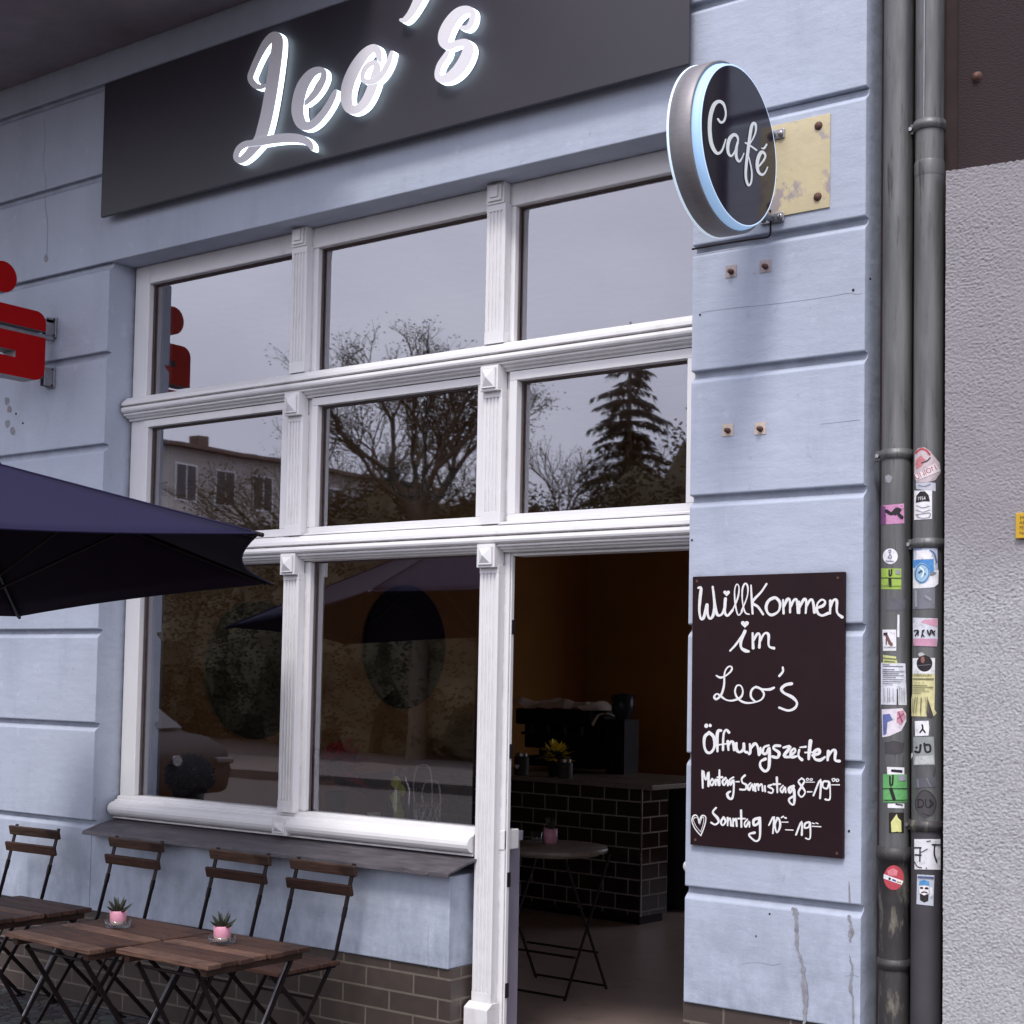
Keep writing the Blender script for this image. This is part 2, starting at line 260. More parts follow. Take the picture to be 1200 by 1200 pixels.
# ------------------------------------------------------------------ mesh builder and scene bookkeeping
class MB:
    def __init__(s): s.v = []; s.f = []; s.mi = []; s.sm = []
    def add(s, vs, fs, mi=0, sm=False):
        o = len(s.v); s.v += [tuple(p) for p in vs]
        for f in fs: s.f.append([i+o for i in f]); s.mi.append(mi); s.sm.append(sm)
        return s
    def box(s, x0, x1, y0, y1, z0, z1, mi=0):
        vs = [(x, y, z) for z in (z0, z1) for y in (y0, y1) for x in (x0, x1)]
        return s.add(vs, [(0, 2, 3, 1), (4, 5, 7, 6), (0, 1, 5, 4), (2, 6, 7, 3), (0, 4, 6, 2), (1, 3, 7, 5)], mi)
    def prism(s, prof, a, b, axis='x', mi=0, sm=False):   # extrude a closed profile
        def P(p, t):
            if axis == 'x': return (t, p[0], p[1])
            if axis == 'y': return (p[0], t, p[1])
            return (p[0], p[1], t)
        n = len(prof); vs = [P(p, a) for p in prof]+[P(p, b) for p in prof]
        fs = [(i, (i+1) % n, n+(i+1) % n, n+i) for i in range(n)]
        s.add(vs, fs, mi, sm); return s.add(vs, [tuple(range(n))[::-1], tuple(range(n, 2*n))], mi)
    def bar(s, a, b, w, t, up=(0, 1, 0), mi=0):           # flat bar from a to b
        a = Vector(a); b = Vector(b); d = (b-a).normalized(); x = d.cross(Vector(up))
        if x.length < 1e-4: x = d.cross(Vector((1, 0, 0)))
        x.normalize(); y = x.cross(d); vs = []
        for p in (a, b):
            for i, j in ((-1, -1), (1, -1), (1, 1), (-1, 1)): vs.append(p+x*i*w/2+y*j*t/2)
        return s.add(vs, [(3, 2, 1, 0), (4, 5, 6, 7), (0, 1, 5, 4), (1, 2, 6, 5), (2, 3, 7, 6), (3, 0, 4, 7)], mi)
    def tube(s, pts, r, n=8, mi=0, cap=True, closed=False):
        pts = [Vector(p) for p in pts]; K = len(pts); rs = r if isinstance(r, (list, tuple)) else [r]*K
        vs = []; prev = None
        for i, p in enumerate(pts):
            if closed: d = pts[(i+1) % K]-pts[i-1]
            else: d = pts[min(i+1, K-1)]-pts[max(i-1, 0)]
            d.normalize()
            if prev is None:
                x = d.orthogonal().normalized()
            else:
                x = prev-d*prev.dot(d); x = x.normalized() if x.length > 1e-5 else d.orthogonal().normalized()
            prev = x; y = d.cross(x)
            for k in range(n):
                a = 2*PI*k/n; vs.append(p+(x*math.cos(a)+y*math.sin(a))*rs[i])
        fs = []
        for i in range(K if closed else K-1):
            j = (i+1) % K
            for k in range(n): fs.append((i*n+k, i*n+(k+1) % n, j*n+(k+1) % n, j*n+k))
        s.add(vs, fs, mi, True)
        if cap and not closed: s.add(vs[:n], [tuple(range(n))[::-1]], mi); s.add(vs[-n:], [tuple(range(n))], mi)
        return s
    def lathe(s, prof, c=(0, 0, 0), n=20, mi=0, axis='z', sm=True):
        vs = []; K = len(prof)
        for r, z in prof:
            for k in range(n):
                a = 2*PI*k/n; q = (r*math.cos(a), r*math.sin(a), z)
                if axis == 'x': q = (z, q[0], q[1])
                if axis == 'y': q = (q[0], z, q[1])
                vs.append((c[0]+q[0], c[1]+q[1], c[2]+q[2]))
        fs = [(i*n+k, i*n+(k+1) % n, (i+1)*n+(k+1) % n, (i+1)*n+k) for i in range(K-1) for k in range(n)]
        s.add(vs, fs, mi, sm)
        if prof[0][0] > 1e-4: s.add(vs[:n], [tuple(range(n))[::-1]], mi)
        if prof[-1][0] > 1e-4: s.add(vs[-n:], [tuple(range(n))], mi)
        return s
ORG = {}
def finish(o, bevel):
    if bevel:
        b = o.modifiers.new('bevel', 'BEVEL'); b.width = bevel; b.segments = 2; b.limit_method = 'ANGLE'; b.angle_limit = .6; b.harden_normals = False
def obj(name, mb, mats, parent=None, bevel=0., label=None):
    if not isinstance(mats, (list, tuple)): mats = [mats]
    org = ORG.get(parent.name, Vector((0, 0, 0))) if parent else Vector((0, 0, 0))
    me = bpy.data.meshes.new(name); me.from_pydata([(v[0]-org.x, v[1]-org.y, v[2]-org.z) for v in mb.v], [], mb.f)
    for mt in mats: me.materials.append(M[mt] if isinstance(mt, str) else mt)
    me.polygons.foreach_set('material_index', mb.mi); me.polygons.foreach_set('use_smooth', mb.sm)
    if name != 'pane': bm = bmesh.new(); bm.from_mesh(me); bmesh.ops.recalc_face_normals(bm, faces=bm.faces); bm.to_mesh(me); bm.free()
    me.update()
    o = bpy.data.objects.new(name, me); COL.objects.link(o)
    if parent: o.parent = parent; ORG[o.name] = org
    if label: o['label'] = label
    finish(o, bevel); return o
def thing(name, label, cat, loc=(0, 0, 0), group=None):
    o = bpy.data.objects.new(name, None); COL.objects.link(o); o.location = loc; o.empty_display_size = .1
    o['label'] = label; o['category'] = cat
    if group: o['group'] = group
    ORG[o.name] = Vector(loc); return o
def tag(o, label, cat, group=None):
    o['label'] = label; o['category'] = cat
    if group: o['group'] = group
    return o
def structure(o): o['kind'] = 'structure'; return o
KIDS = {}
def copy_tree(o, parent=None):
    c = o.copy(); COL.objects.link(c); c.parent = parent
    for ch in list(o.children): copy_tree(ch, c)
    return c

# strokes: smoothed brush lines drawn in photograph coordinates and laid on a real surface by a mapper f(u, v, height)
def smooth(pts, step=4):
    if len(pts) < 3: return [tuple(p) for p in pts]
    out = []
    for i in range(len(pts)-1):
        p0 = pts[max(i-1, 0)]; p1 = pts[i]; p2 = pts[i+1]; p3 = pts[min(i+2, len(pts)-1)]
        for k in range(step):
            t = k/step
            out.append(tuple(.5*((2*b)+(-a+c)*t+(2*a-5*b+4*c-d)*t*t+(-a+3*b-3*c+d)*t**3) for a, b, c, d in zip(p0, p1, p2, p3)))
    out.append(tuple(pts[-1])); return out
SEQ = [0]
def stroke(mb, pts, w, f, h0, h1, mi=0, side=None, step=4, sq=False):
    pts = [p if len(p) > 2 else (p[0], p[1], w) for p in pts]; pts = smooth(pts, step)
    n = len(pts); Ls = []; Rs = []; D = []
    for i, p in enumerate(pts):
        a = pts[max(i-1, 0)]; b = pts[min(i+1, n-1)]; dx, dy = b[0]-a[0], b[1]-a[1]; l = math.hypot(dx, dy) or 1; dx /= l; dy /= l; D.append((dx, dy)); hw = p[2]/2
        Ls.append((p[0]+dy*hw, p[1]-dx*hw)); Rs.append((p[0]-dy*hw, p[1]+dx*hw))
    SEQ[0] = (SEQ[0]+1) % 7; e0 = SEQ[0]*.00004
    hh = lambda i: h1+e0+i*.00002
    vs = []; fs = []
    for i in range(n): vs += [f(*Ls[i], hh(i)), f(*Rs[i], hh(i))]
    fs = [(2*i, 2*i+1, 2*i+3, 2*i+2) for i in range(n-1)]
    def cap(i, sgn):
        p = pts[i]; dx, dy = D[i]; hw = p[2]/2; r = []
        for k in range(1, 6):
            a = PI*k/6; r.append((p[0]+dy*hw*math.cos(a)+sgn*dx*hw*math.sin(a), p[1]-dx*hw*math.cos(a)+sgn*dy*hw*math.sin(a)))
        return r
    c1 = cap(n-1, 1); c0 = cap(0, -1); b = len(vs)
    vs += [f(*q, hh(n-1)) for q in c1]; fs.append([2*n-2]+list(range(b, b+5))+[2*n-1]); b2 = len(vs)
    vs += [f(*q, hh(0)) for q in c0]; fs.append([0]+list(range(b2, b2+5))+[1])
    mb.add(vs, fs, mi)
    if h1-h0 > .0012:
        loop = [(Ls[i], hh(i)) for i in range(n)]+[(q, hh(n-1)) for q in c1]+[(Rs[i], hh(i)) for i in range(n-1, -1, -1)]+[(q, hh(0)) for q in c0[::-1]]
        K = len(loop); vs = [f(*q, h) for q, h in loop]+[f(*q, h0) for q, h in loop]
        mb.add(vs, [(i, (i+1) % K, K+(i+1) % K, K+i) for i in range(K)], side if side is not None else mi, True)
def patch(mb, poly, f, h, mi=0, cuts=0):                 # flat polygon (photograph coordinates) laid on the surface
    if cuts:
        bm = bmesh.new(); bm.faces.new([bm.verts.new((p[0], p[1], 0)) for p in poly]); bmesh.ops.triangulate(bm, faces=bm.faces)
        for _ in range(cuts):
            bmesh.ops.subdivide_edges(bm, edges=bm.edges, cuts=1, use_grid_fill=True)
        bm.verts.index_update()
        mb.add([f(v.co.x, v.co.y, h) for v in bm.verts], [[v.index for v in fc.verts] for fc in bm.faces], mi, True); bm.free()
    else: mb.add([f(p[0], p[1], h) for p in poly], [list(range(len(poly)))], mi)
def circ(cx, cy, rx, ry, n=24): return [(cx+rx*math.cos(2*PI*k/n), cy+ry*math.sin(2*PI*k/n)) for k in range(n)]
def heart(cx, cy, s): return [(cx+s*.062*16*math.sin(t)**3, cy-s*.062*(13*math.cos(t)-5*math.cos(2*t)-2*math.cos(3*t)-math.cos(4*t))) for t in [2*PI*k/22 for k in range(22)]]
def words(mb, txt, u, v, h, f, off, mi=0, sx=1., rot=0., slope=0.):   # built-in font laid on a surface, (u, v) lower left, h cap height, photograph pixels
    cu = bpy.data.curves.new('t', 'FONT'); cu.body = txt; cu.size = 1; cu.resolution_u = 3
    ob = bpy.data.objects.new('t', cu); COL.objects.link(ob); dg = bpy.context.evaluated_depsgraph_get(); me = ob.evaluated_get(dg).to_mesh()
    ca, sa = math.cos(rot), math.sin(rot); vs = []
    for q in me.vertices:
        a, b = q.co.x*h/.69*sx, -q.co.y*h/.69; vs.append(f(u+a*ca-b*sa, v+a*sa+b*ca+slope*a, off))
    mb.add(vs, [list(p.vertices) for p in me.polygons], mi)
    ob.evaluated_get(dg).to_mesh_clear(); bpy.data.objects.remove(ob); bpy.data.curves.remove(cu)

# ------------------------------------------------------------------ light and sky
w = bpy.data.worlds.new('World'); sc.world = w; w.use_nodes = True; nt = w.node_tree; L = nt.links
bg = nt.nodes['Background']
sky = N(nt, 'ShaderNodeTexSky', sky_type='NISHITA'); sky.sun_disc = False; sky.sun_elevation = math.radians(56); sky.sun_rotation = math.radians(160)
sky.air_density = 1.; sky.dust_density = 3.
tc = N(nt, 'ShaderNodeTexCoord'); mp = N(nt, 'ShaderNodeMapping'); mp.inputs['Scale'].default_value = (1, 1, 2.2); L.new(tc.outputs['Generated'], mp.inputs[0])
cn = N(nt, 'ShaderNodeTexNoise', Scale=2.6, Detail=7., Roughness=.55); L.new(mp.outputs[0], cn.inputs['Vector'])
cr = N(nt, 'ShaderNodeValToRGB'); L.new(cn.outputs['Fac'], cr.inputs[0])
cr.color_ramp.elements[0].position = .3; cr.color_ramp.elements[0].color = (.70, .68, .80, 1); cr.color_ramp.elements[1].position = .72; cr.color_ramp.elements[1].color = (1, .98, 1.06, 1)
ml = N(nt, 'ShaderNodeMix', data_type='RGBA', blend_type='MULTIPLY'); ml.inputs[0].default_value = 1; L.new(cr.outputs[0], ml.inputs[6]); ml.inputs[7].default_value = (12.3, 12.6, 13.0, 1)
sz = N(nt, 'ShaderNodeSeparateXYZ'); L.new(tc.outputs['Generated'], sz.inputs[0])
gr = N(nt, 'ShaderNodeMapRange'); gr.inputs[1].default_value = 0; gr.inputs[2].default_value = 1; gr.inputs[3].default_value = .82; gr.inputs[4].default_value = 1.35; L.new(sz.outputs[2], gr.inputs[0])
mg = N(nt, 'ShaderNodeMix', data_type='RGBA', blend_type='MULTIPLY'); mg.inputs[0].default_value = 1; L.new(ml.outputs[2], mg.inputs[6]); L.new(gr.outputs[0], mg.inputs[7])
mx = N(nt, 'ShaderNodeMix', data_type='RGBA'); mx.inputs[0].default_value = .82; L.new(sky.outputs[0], mx.inputs[6]); L.new(mg.outputs[2], mx.inputs[7])
L.new(mx.outputs[2], bg.inputs[0]); bg.inputs[1].default_value = .14
sd = bpy.data.lights.new('sun', 'SUN'); sd.energy = 2.3; sd.angle = math.radians(14); sd.color = (1, .96, .92); so = bpy.data.objects.new('sun', sd); COL.objects.link(so)
sdir = Vector((math.sin(math.radians(160))*math.cos(math.radians(56)), math.cos(math.radians(160))*math.cos(math.radians(56)), math.sin(math.radians(56))))
so.rotation_euler = sdir.to_track_quat('Z', 'Y').to_euler()
sc.view_settings.view_transform = 'Standard'; sc.view_settings.look = 'None'; sc.view_settings.exposure = 0
sc.cycles.max_bounces = 10; sc.cycles.transparent_max_bounces = 16; sc.cycles.glossy_bounces = 6; sc.cycles.diffuse_bounces = 5

# ------------------------------------------------------------------ ground
def sheet(name, x0, x1, y0, y1, z, mt):
    b = MB(); b.add([(x0, y0, z), (x1, y0, z), (x1, y1, z), (x0, y1, z)], [(0, 1, 2, 3)]); return structure(obj(name, b, mt))
sheet('ground', -400, 400, -500, 400, -.14, 'asphalt')
b = MB(); b.box(-60, 60, -2.45, .2, -.2, 0); structure(obj('pavement', b, 'cobble'))
b = MB(); b.box(-60, 60, -2.62, -2.45, -.2, .002); structure(obj('kerb', b, 'slab'))
b = MB(); b.box(-60, 60, -15.5, -12.4, -.2, 0); structure(obj('far_pavement', b, 'slab'))
b = MB(); b.box(-5.6, -3.2, -1.15, -.42, -.03, .004); structure(obj('paving_slab', b, 'slab', bevel=.004))

# ------------------------------------------------------------------ the cafe building
bld = thing('cafe_building', 'pale blue rusticated plaster cafe building with large white framed shop window', 'building', (-4, 0, 0))
GT = [3.99, 3.541, 3.109, 2.661, 2.222, 1.771, 1.325, .866]
def rust_profile(z0, z1, yback, cuts):     # (y, z) outline of a wall slice with rusticated joints
    p = [(yback, z0), (0, z0)]
    for g in sorted(cuts):
        p += [(0, g-.042), (.006, g-.036), (.026, g-.020), (.026, g-.004), (.004, g-.0015), (0, g)]
    p += [(0, z1), (yback, z1)]; return p
b = MB()
b.prism(rust_profile(3.543, 9.0, .40, [3.99, 4.44, 4.9, 5.4]), -14, -2.013)
def pier(x0, x1, zb, cuts, yb):
    p = [(yb, zb), (0, zb)]
    for g in sorted(cuts): p += [(0, g-.042), (.006, g-.036), (.026, g-.020), (.026, g-.004), (.004, g-.0015), (0, g)]
    p += [(0, 3.499), (.006, 3.505), (.026, 3.521), (.026, 3.5428), (yb, 3.5428)]
    b.prism(p, x0, x1)
pier(-14, -5.885, .862, GT[2:-1], .40)
pier(-2.66, -2.013, .468, GT[2:], .40)
b.prism([(.40, .443), (0, .443), (.0, .824), (.006, .830), (.026, .846), (.026, .8618), (.40, .8618)], -14, -5.8852)
b.box(-5.885, -3.705, 0, .235, .443, .80)
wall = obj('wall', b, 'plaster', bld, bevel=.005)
b = MB(); b.box(-14, -3.697, .010, .30, -.1, .4428); b.box(-2.668, -2.013, .010, .30, -.1, .4678)
obj('plinth', b, 'plinth', bld, label='brown tiled plinth with pale joints')
# peeled paint and drill holes in the plaster
fw = lambda u, v, h: W(u, v, 0)+Vector((0, -h, 0))
M['crack'] = mat('hairline_crack', (.27, .29, .35), .9)
M['bare'] = mat('bare_grey_plaster', (.27, .27, .30), .9, var=.3, scale=40)
def peel(b): obj('peeled_paint', b, 'bare', wall)
def cr_(q):
    q = smooth(q, 7); r_ = random.Random(3); return [(760+x/3+r_.uniform(-.7, .7), 1000+y/3, wd/3*r_.uniform(.45, 1.15)) for x, y, wd in q]
b = MB(); stroke(b, cr_([(508, 193, 10), (516, 205, 22), (520, 250, 12), (522, 300, 17), (522, 335, 8), (536, 370, 10), (545, 420, 15), (550, 480, 22), (553, 540, 17), (548, 598, 12)]), 3, fw, 0, .0008, step=2); peel(b)
b = MB(); stroke(b, cr_([(706, 222, 14), (710, 250, 9), (712, 275, 20), (708, 310, 6)]), 3, fw, 0, .0008, step=2); peel(b)
b = MB(); stroke(b, cr_([(708, 360, 4), (716, 410, 9), (709, 470, 12), (718, 510, 7), (719, 596, 5)]), 3, fw, 0, .0008, step=2); peel(b)
b = MB(); stroke(b, cr_([(706, 100, 4), (708, 170, 8)]), 3, fw, 0, .0008, step=2); peel(b)
for q in ([(52, 140), (53, 165), (51, 190), (54, 215), (53, 240), (56, 262), (55, 300)], [(128, 12+90), (128, 60+90), (126, 240)], [(1011, 344), (1003, 345), (995, 343.5), (975, 347), (940, 352), (900, 357), (860, 361), (822, 366)], [(990, 1144), (1000, 1143), (1006, 1144.5)], [(868, 1130), (888, 1128), (905, 1131), (915, 1129)], [(502, 1085), (501.5, 1110), (502.5, 1134)], [(112, 935), (110, 955)], [(962, 497), (990, 494), (1008, 492)], [(845, 905), (846, 916), (843, 925)]):
    b = MB(); stroke(b, smooth(q, 5), .42, fw, 0, .0004, step=1); obj('hairline_crack', b, 'crack', wall)
for u, v in ((54, 303), (11, 480), (9, 497), (8, 470), (15, 505)):
    b = MB(); patch(b, [(u+3.2*math.cos(a)*(.7+.5*random.random()), v+5*math.sin(a)*(.7+.5*random.random())) for a in [k*PI/4 for k in range(8)]], fw, .0008); peel(b)
for u, v, r in ((1000, 340, 1.6), (820.5, 369, 1.3), (1020, 327, 1.5), (811, 633, 1.3), (995, 974, 1.5), (902, 1071, 1.2), (19, 485, 1.2), (27, 496, 1.2), (886, 1097, 1), (783.5, 58, 1)):
    b = MB(); patch(b, circ(u, v, r*.9, r*1.1, 10), fw, .0012); obj('drill_hole', b, 'hole', wall)
b = MB(); b.prism([(.006, 4.586), (-1.55, 4.586), (-1.6, 4.62), (-1.6, 4.9), (.006, 4.9)], -14, -4.1)
obj('balcony_slab', b, 'soffit', bld, bevel=.01, label='dark underside of the storey jutting out above')
# sill sheet
b = MB()
b.prism([(.148, .868), (.05, .850), (-.062, .820), (-.066, .803), (-.060, .803), (-.054, .814), (.05, .842), (.148, .858)], -5.872, -3.662)
obj('window_sill', b, 'sheet', bld, bevel=.002, label='dark sheet metal sill sloping outwards')
for u in (326.5, 476, 500): b = MB(); q = W(u, 1010+.13*(u-326), -.067); b.lathe([(.004, -.002), (.004, .002)], (q.x, -.067, .811), 8, axis='y'); obj('sill_screw', b, 'steel', bld)

# shop window -------------------------------------------------------
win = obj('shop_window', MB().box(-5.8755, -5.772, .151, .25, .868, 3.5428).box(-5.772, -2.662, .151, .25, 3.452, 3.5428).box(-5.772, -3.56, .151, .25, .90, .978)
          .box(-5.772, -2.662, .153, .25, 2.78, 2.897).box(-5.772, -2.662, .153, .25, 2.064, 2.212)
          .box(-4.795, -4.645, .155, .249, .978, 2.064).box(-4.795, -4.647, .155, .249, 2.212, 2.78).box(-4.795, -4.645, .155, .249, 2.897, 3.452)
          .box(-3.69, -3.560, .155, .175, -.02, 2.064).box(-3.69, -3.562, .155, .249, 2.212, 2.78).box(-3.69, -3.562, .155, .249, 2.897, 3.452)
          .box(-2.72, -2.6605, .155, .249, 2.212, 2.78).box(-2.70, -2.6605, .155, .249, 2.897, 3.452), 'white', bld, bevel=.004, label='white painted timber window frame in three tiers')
def part(name, b, mt, bevel=.0025, label=None): return obj(name, b, mt, win if name != 'x' else bld, bevel, label)
# transoms
for zt, zb in ((2.898, 2.783), (2.177, 2.066)):
    h = zt-zb; pr_ = [(.153, zt), (.120, zt-.004), (.088, zt-.030), (.086, zt-.044), (.094, zt-.048)]
    for k in range(7): a = PI/2-PI*k/6; pr_.append((.104-.020*math.cos(a), zt-.066+.016*math.sin(a)))
    pr_ += [(.100, zt-.086), (.102, zt-.092), (.116, zt-.094), (.118, zt-.102), (.134, zt-.104), (.136, zb), (.153, zb)]
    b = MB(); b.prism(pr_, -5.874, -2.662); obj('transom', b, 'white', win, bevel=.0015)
# half round sill rail
pr_ = [(.151, .975), (.136, .972), (.132, .958), (.120, .955)]
for k in range(9): a = PI/2-PI*k/8; pr_.append((.116-.040*math.cos(a), .915+.034*math.sin(a)))
pr_ += [(.120, .880), (.112, .877), (.112, .869), (.151, .869)]
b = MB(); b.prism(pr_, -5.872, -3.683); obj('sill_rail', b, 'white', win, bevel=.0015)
# fluted pilasters
def flute(cx, wd, z0, z1, y0=.112):
    p = [(cx-wd/2, .156), (cx-wd/2, y0+.003), (cx-wd/2+.003, y0)]
    k = 4; e = .012; fwid = (wd-2*e)/k
    for i in range(k):
        x0 = cx-wd/2+e+i*fwid
        p += [(x0+.0025, y0), (x0+.006, y0+.006), (x0+fwid-.006, y0+.006), (x0+fwid-.0025, y0)]
    p += [(cx+wd/2-.003, y0), (cx+wd/2, y0+.003), (cx+wd/2, .156)]
    b = MB(); b.prism(p, z0+.05, z1-.03, 'z'); b.box(cx-wd/2, cx+wd/2, y0, .156, z0, z0+.05); b.box(cx-wd/2, cx+wd/2, y0, .156, z1-.03, z1)
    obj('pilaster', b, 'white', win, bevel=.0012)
P1, P2 = -4.721, -3.629
for cx in (P1, P2):
    flute(cx, .094, 2.8965, 3.46); flute(cx, .094, 2.1765, 2.71)
flute(P1, .094, .972, 2.012); flute(P2, .094, .300, 2.012)
def block(cx, zc, wd=.088, ht=.095, y0=.088, mode=0):
    b = MB(); x0, x1, z0, z1 = cx-wd/2, cx+wd/2, zc-ht/2, zc+ht/2
    b.box(x0, x1, y0+.010, .15, z0, z1); i = .010
    b.box(x0+i, x1-i, y0+.002, y0+.0102, z0+i, z1-i); i = .016
    if mode == 0: b.add([(x0+i, y0+.002, z0+i), (x1-i, y0+.002, z0+i), (x1-i, y0+.002, z1-i), (x0+i, y0+.002, z1-i), (cx, y0-.014, zc)], [(0, 1, 4), (1, 2, 4), (2, 3, 4), (3, 0, 4)])
    else: b.box(x0+i*1.5, x1-i*1.5, y0-.004, y0+.0021, z0+i*1.5, z1-i*.8)
    obj('corner_block', b, 'white', win, bevel=.001)
for cx in (P1, P2):
    block(cx, 2.754, ht=.10, y0=.078); block(cx, 2.050, ht=.092, y0=.078); block(cx, 3.500, ht=.084, y0=.096, mode=1)
block(P1, .911, ht=.07, y0=.07)
b = MB(); b.box(-3.686, -3.572, .078, .155, -.02, .292); b.prism([(.078, .2921), (.112, .312), (.155, .312), (.155, .2921)], -3.686, -3.572); obj('post_plinth', b, 'white', win, bevel=.002)
# casement of the middle tier, right, and glazing beads
def rect_frame(x0, x1, z0, z1, wd, y0, y1, name, bevel=.002):
    b = MB(); b.box(x0, x1, y0, y1, z0, z0+wd).box(x0, x1, y0, y1, z1-wd, z1).box(x0, x0+wd, y0, y1, z0+wd, z1-wd).box(x1-wd, x1, y0, y1, z0+wd, z1-wd)
    return obj(name, b, 'white', win, bevel=bevel)
rect_frame(-3.5615, -2.7195, 2.178, 2.7795, .036, .134, .19, 'casement')
rect_frame(-4.6465, -3.6905, 2.178, 2.7795, .034, .140, .19, 'casement')
rect_frame(-5.7715, -4.7955, 2.178, 2.7795, .034, .140, .19, 'casement')
b = MB(); b.prism([(.134, 2.186), (.112, 2.180), (.112, 2.172), (.134, 2.172)], -3.59, -2.70); obj('weather_bar', b, 'white', win, bevel=.001)
b = MB(); b.prism([(.140, 2.186), (.122, 2.182), (.122, 2.176), (.140, 2.176)], -4.66, -3.68); obj('weather_bar', b, 'white', win, bevel=.001)
# glass panes with slim dark sealing beads
def pane(x0, x1, z0, z1, y=.192):
    b = MB(); e = .006
    b.box(x0, x1, y-.012, y-.004, z1-e, z1).box(x0, x0+e, y-.012, y-.004, z0, z1-e)
    bd = obj('sealing_bead', b, mat_bead, win)
    b = MB(); b.add([(x0, y, z0), (x1, y, z0), (x1, y, z1), (x0, y, z1)], [(0, 1, 2, 3)]); o = obj('pane', b, 'glass', win)
    return o
mat_bead = mat('dark_window_seal', (.10, .075, .075), .7)
for x0, x1 in ((-5.772, -4.795), (-4.645, -3.69), (-3.562, -2.70)): pane(x0, x1, 2.897, 3.452)
for x0, x1 in ((-5.7375, -4.8295), (-4.6125, -3.7245), (-3.5255, -2.7555)): pane(x0, x1, 2.2145, 2.743, .18)
for x0, x1 in ((-5.772, -4.795), (-4.645, -3.69)): pane(x0, x1, .978, 2.064)
# door frame
b = MB(); b.box(-3.5598, -3.553, .162, .182, -.02, 2.064); b.box(-3.553, -2.6605, .164, .24, 2.052, 2.0638); b.box(-2.690, -2.6605, .20, .30, -.02, 2.052)
df = obj('door_frame', b, 'white', bld, bevel=.003)
for v in (735, 880, 1030, 1160):
    q = W(590.5, v, .18); b = MB(); b.box(-3.5532, -3.5495, .166, .186, q.z-.028, q.z+.028); obj('hinge', b, 'hinge', df)
b = MB(); q = W(797, 1012, .1); b.lathe([(.0, -.02), (.022, -.018), (.026, .0), (.022, .018), (0, .02)], (-2.672, .06, q.z), 14, axis='y'); b.tube([(-2.672, .06, q.z), (-2.655, .06, q.z)], .01)
obj('bell_push', b, 'white', bld, label='round white knob at the right door jamb')

# cafe room -------------------------------------------------------
XL, YB = -7.3, 6.3
b = MB(); b.box(XL-.1, XL, .42, YB, 0, 3.7); b.box(XL-.1, XL, .25, .42, .0, 3.7)
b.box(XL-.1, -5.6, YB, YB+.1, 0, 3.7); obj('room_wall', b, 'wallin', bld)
b = MB(); b.box(-6.2, -4.6, YB+.5, YB+.6, 0, 3.7); b.box(-4.6, -1.8, YB+.5, YB+.6, 0, .8); b.box(-4.6, -1.8, YB+.5, YB+.6, 3.3, 3.7); b.box(-7.2, -6.2, YB+.1, YB+.6, 0, 3.7); b.box(-1.9, -1.8, .42, YB+.5, 0, 3.7); b.box(-2.66, -1.9, .405, .42, 0, 3.7)  # gap in the rear wall, out of view, added to let daylight in
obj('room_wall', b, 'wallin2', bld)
b = MB(); b.box(XL, -1.8, .25, YB+.6, 3.7, 3.8); obj('room_ceiling', b, 'ceil', bld)
b = MB(); b.add([(XL, .05, .004), (-1.85, .05, .004), (-1.85, YB+.5, .004), (XL, YB+.5, .004)], [(0, 1, 2, 3)]); obj('room_floor', b, 'floorin', bld)
for u, v in ((475, 758), (303, 785)):
    q = WX(u, v, XL+.01); r = .455
    b = MB(); b.lathe([(r, 0), (r, .02), (r-.02, .03), (0, .03)], (XL+.002, q.y, q.z), 48, axis='x')
    tag(obj('round_picture', b, ['mirror']), 'dark round picture on the ochre wall, behind the '+('middle window pane' if u > 400 else 'bottom left window pane'), 'picture', 'round pictures on the cafe wall')
# window bench with rounded top
bx = thing('window_bench', 'lavender grey low cabinet along the inside of the window ending at the door', 'cabinet', (-4.6, .35, 0))
b = MB(); b.box(-5.85, -3.615, .2505, .335, .0, .925); obj('cabinet_body', b, 'cabinet', bx, bevel=.004)
p = [(-5.86, .2505), (-3.64, .2505)]+[(-3.64+.045*math.sin(PI*k/10), .305-.0545*math.cos(PI*k/10)) for k in range(1, 11)]+[(-5.86, .3595)]
b = MB(); b.prism(p, .9252, .960, 'z'); obj('cabinet_top', b, 'cabinet', bx, bevel=.006)
BT = .9602
def leafcluster(b, o, n, r, size, mi=0, flat=.4):
    for i in range(n):
        a = random.random()*2*PI; e = random.uniform(.1, 1.4); d = Vector((math.cos(a)*math.cos(e), math.sin(a)*math.cos(e), math.sin(e)))
        p = o+d*r*random.uniform(.5, 1)
        if abs(o.y-.305) < .01 and p.y+d.y*size < .21: continue
        s_ = d.cross(Vector((0, 0, 1))).normalized()*size*.35; t = (d+Vector((0, 0, -flat))).normalized()*size
        b.add([p, p+t*.4+s_, p+t, p+t*.4-s_], [(0, 1, 2, 3)], mi)
# counter
A = Vector((-5.16, 3.757)); ang = math.radians(-3.5)
ct = thing('cafe_counter', 'cafe counter clad in black metro tiles with stone top', 'counter', (A.x, A.y, 0)); ct.rotation_euler = (0, 0, ang)
def local(name, b, mt, parent, bevel=0, label=None):   # mesh given in the parent's own frame
    sv = ORG.get(parent.name); ORG[parent.name] = Vector((0, 0, 0)); o = obj(name, b, mt, parent, bevel, label); ORG[parent.name] = sv; return o
b = MB(); b.box(-2.05, 0, 0, .30, .06, .872); local('tiled_front', b, 'metro', ct)
b = MB(); b.box(-2.05, -.02, .02, .28, 0, .06); local('kickboard', b, 'black', ct)
b = MB(); b.box(-2.07, .10, -.03, .40, .8722, .905); local('counter_top', b, 'stone', ct, .004)
b = MB(); b.box(-.004, .006, -.005, .004, .06, .872); local('edge_trim', b, 'chrome', ct)
cz = .905
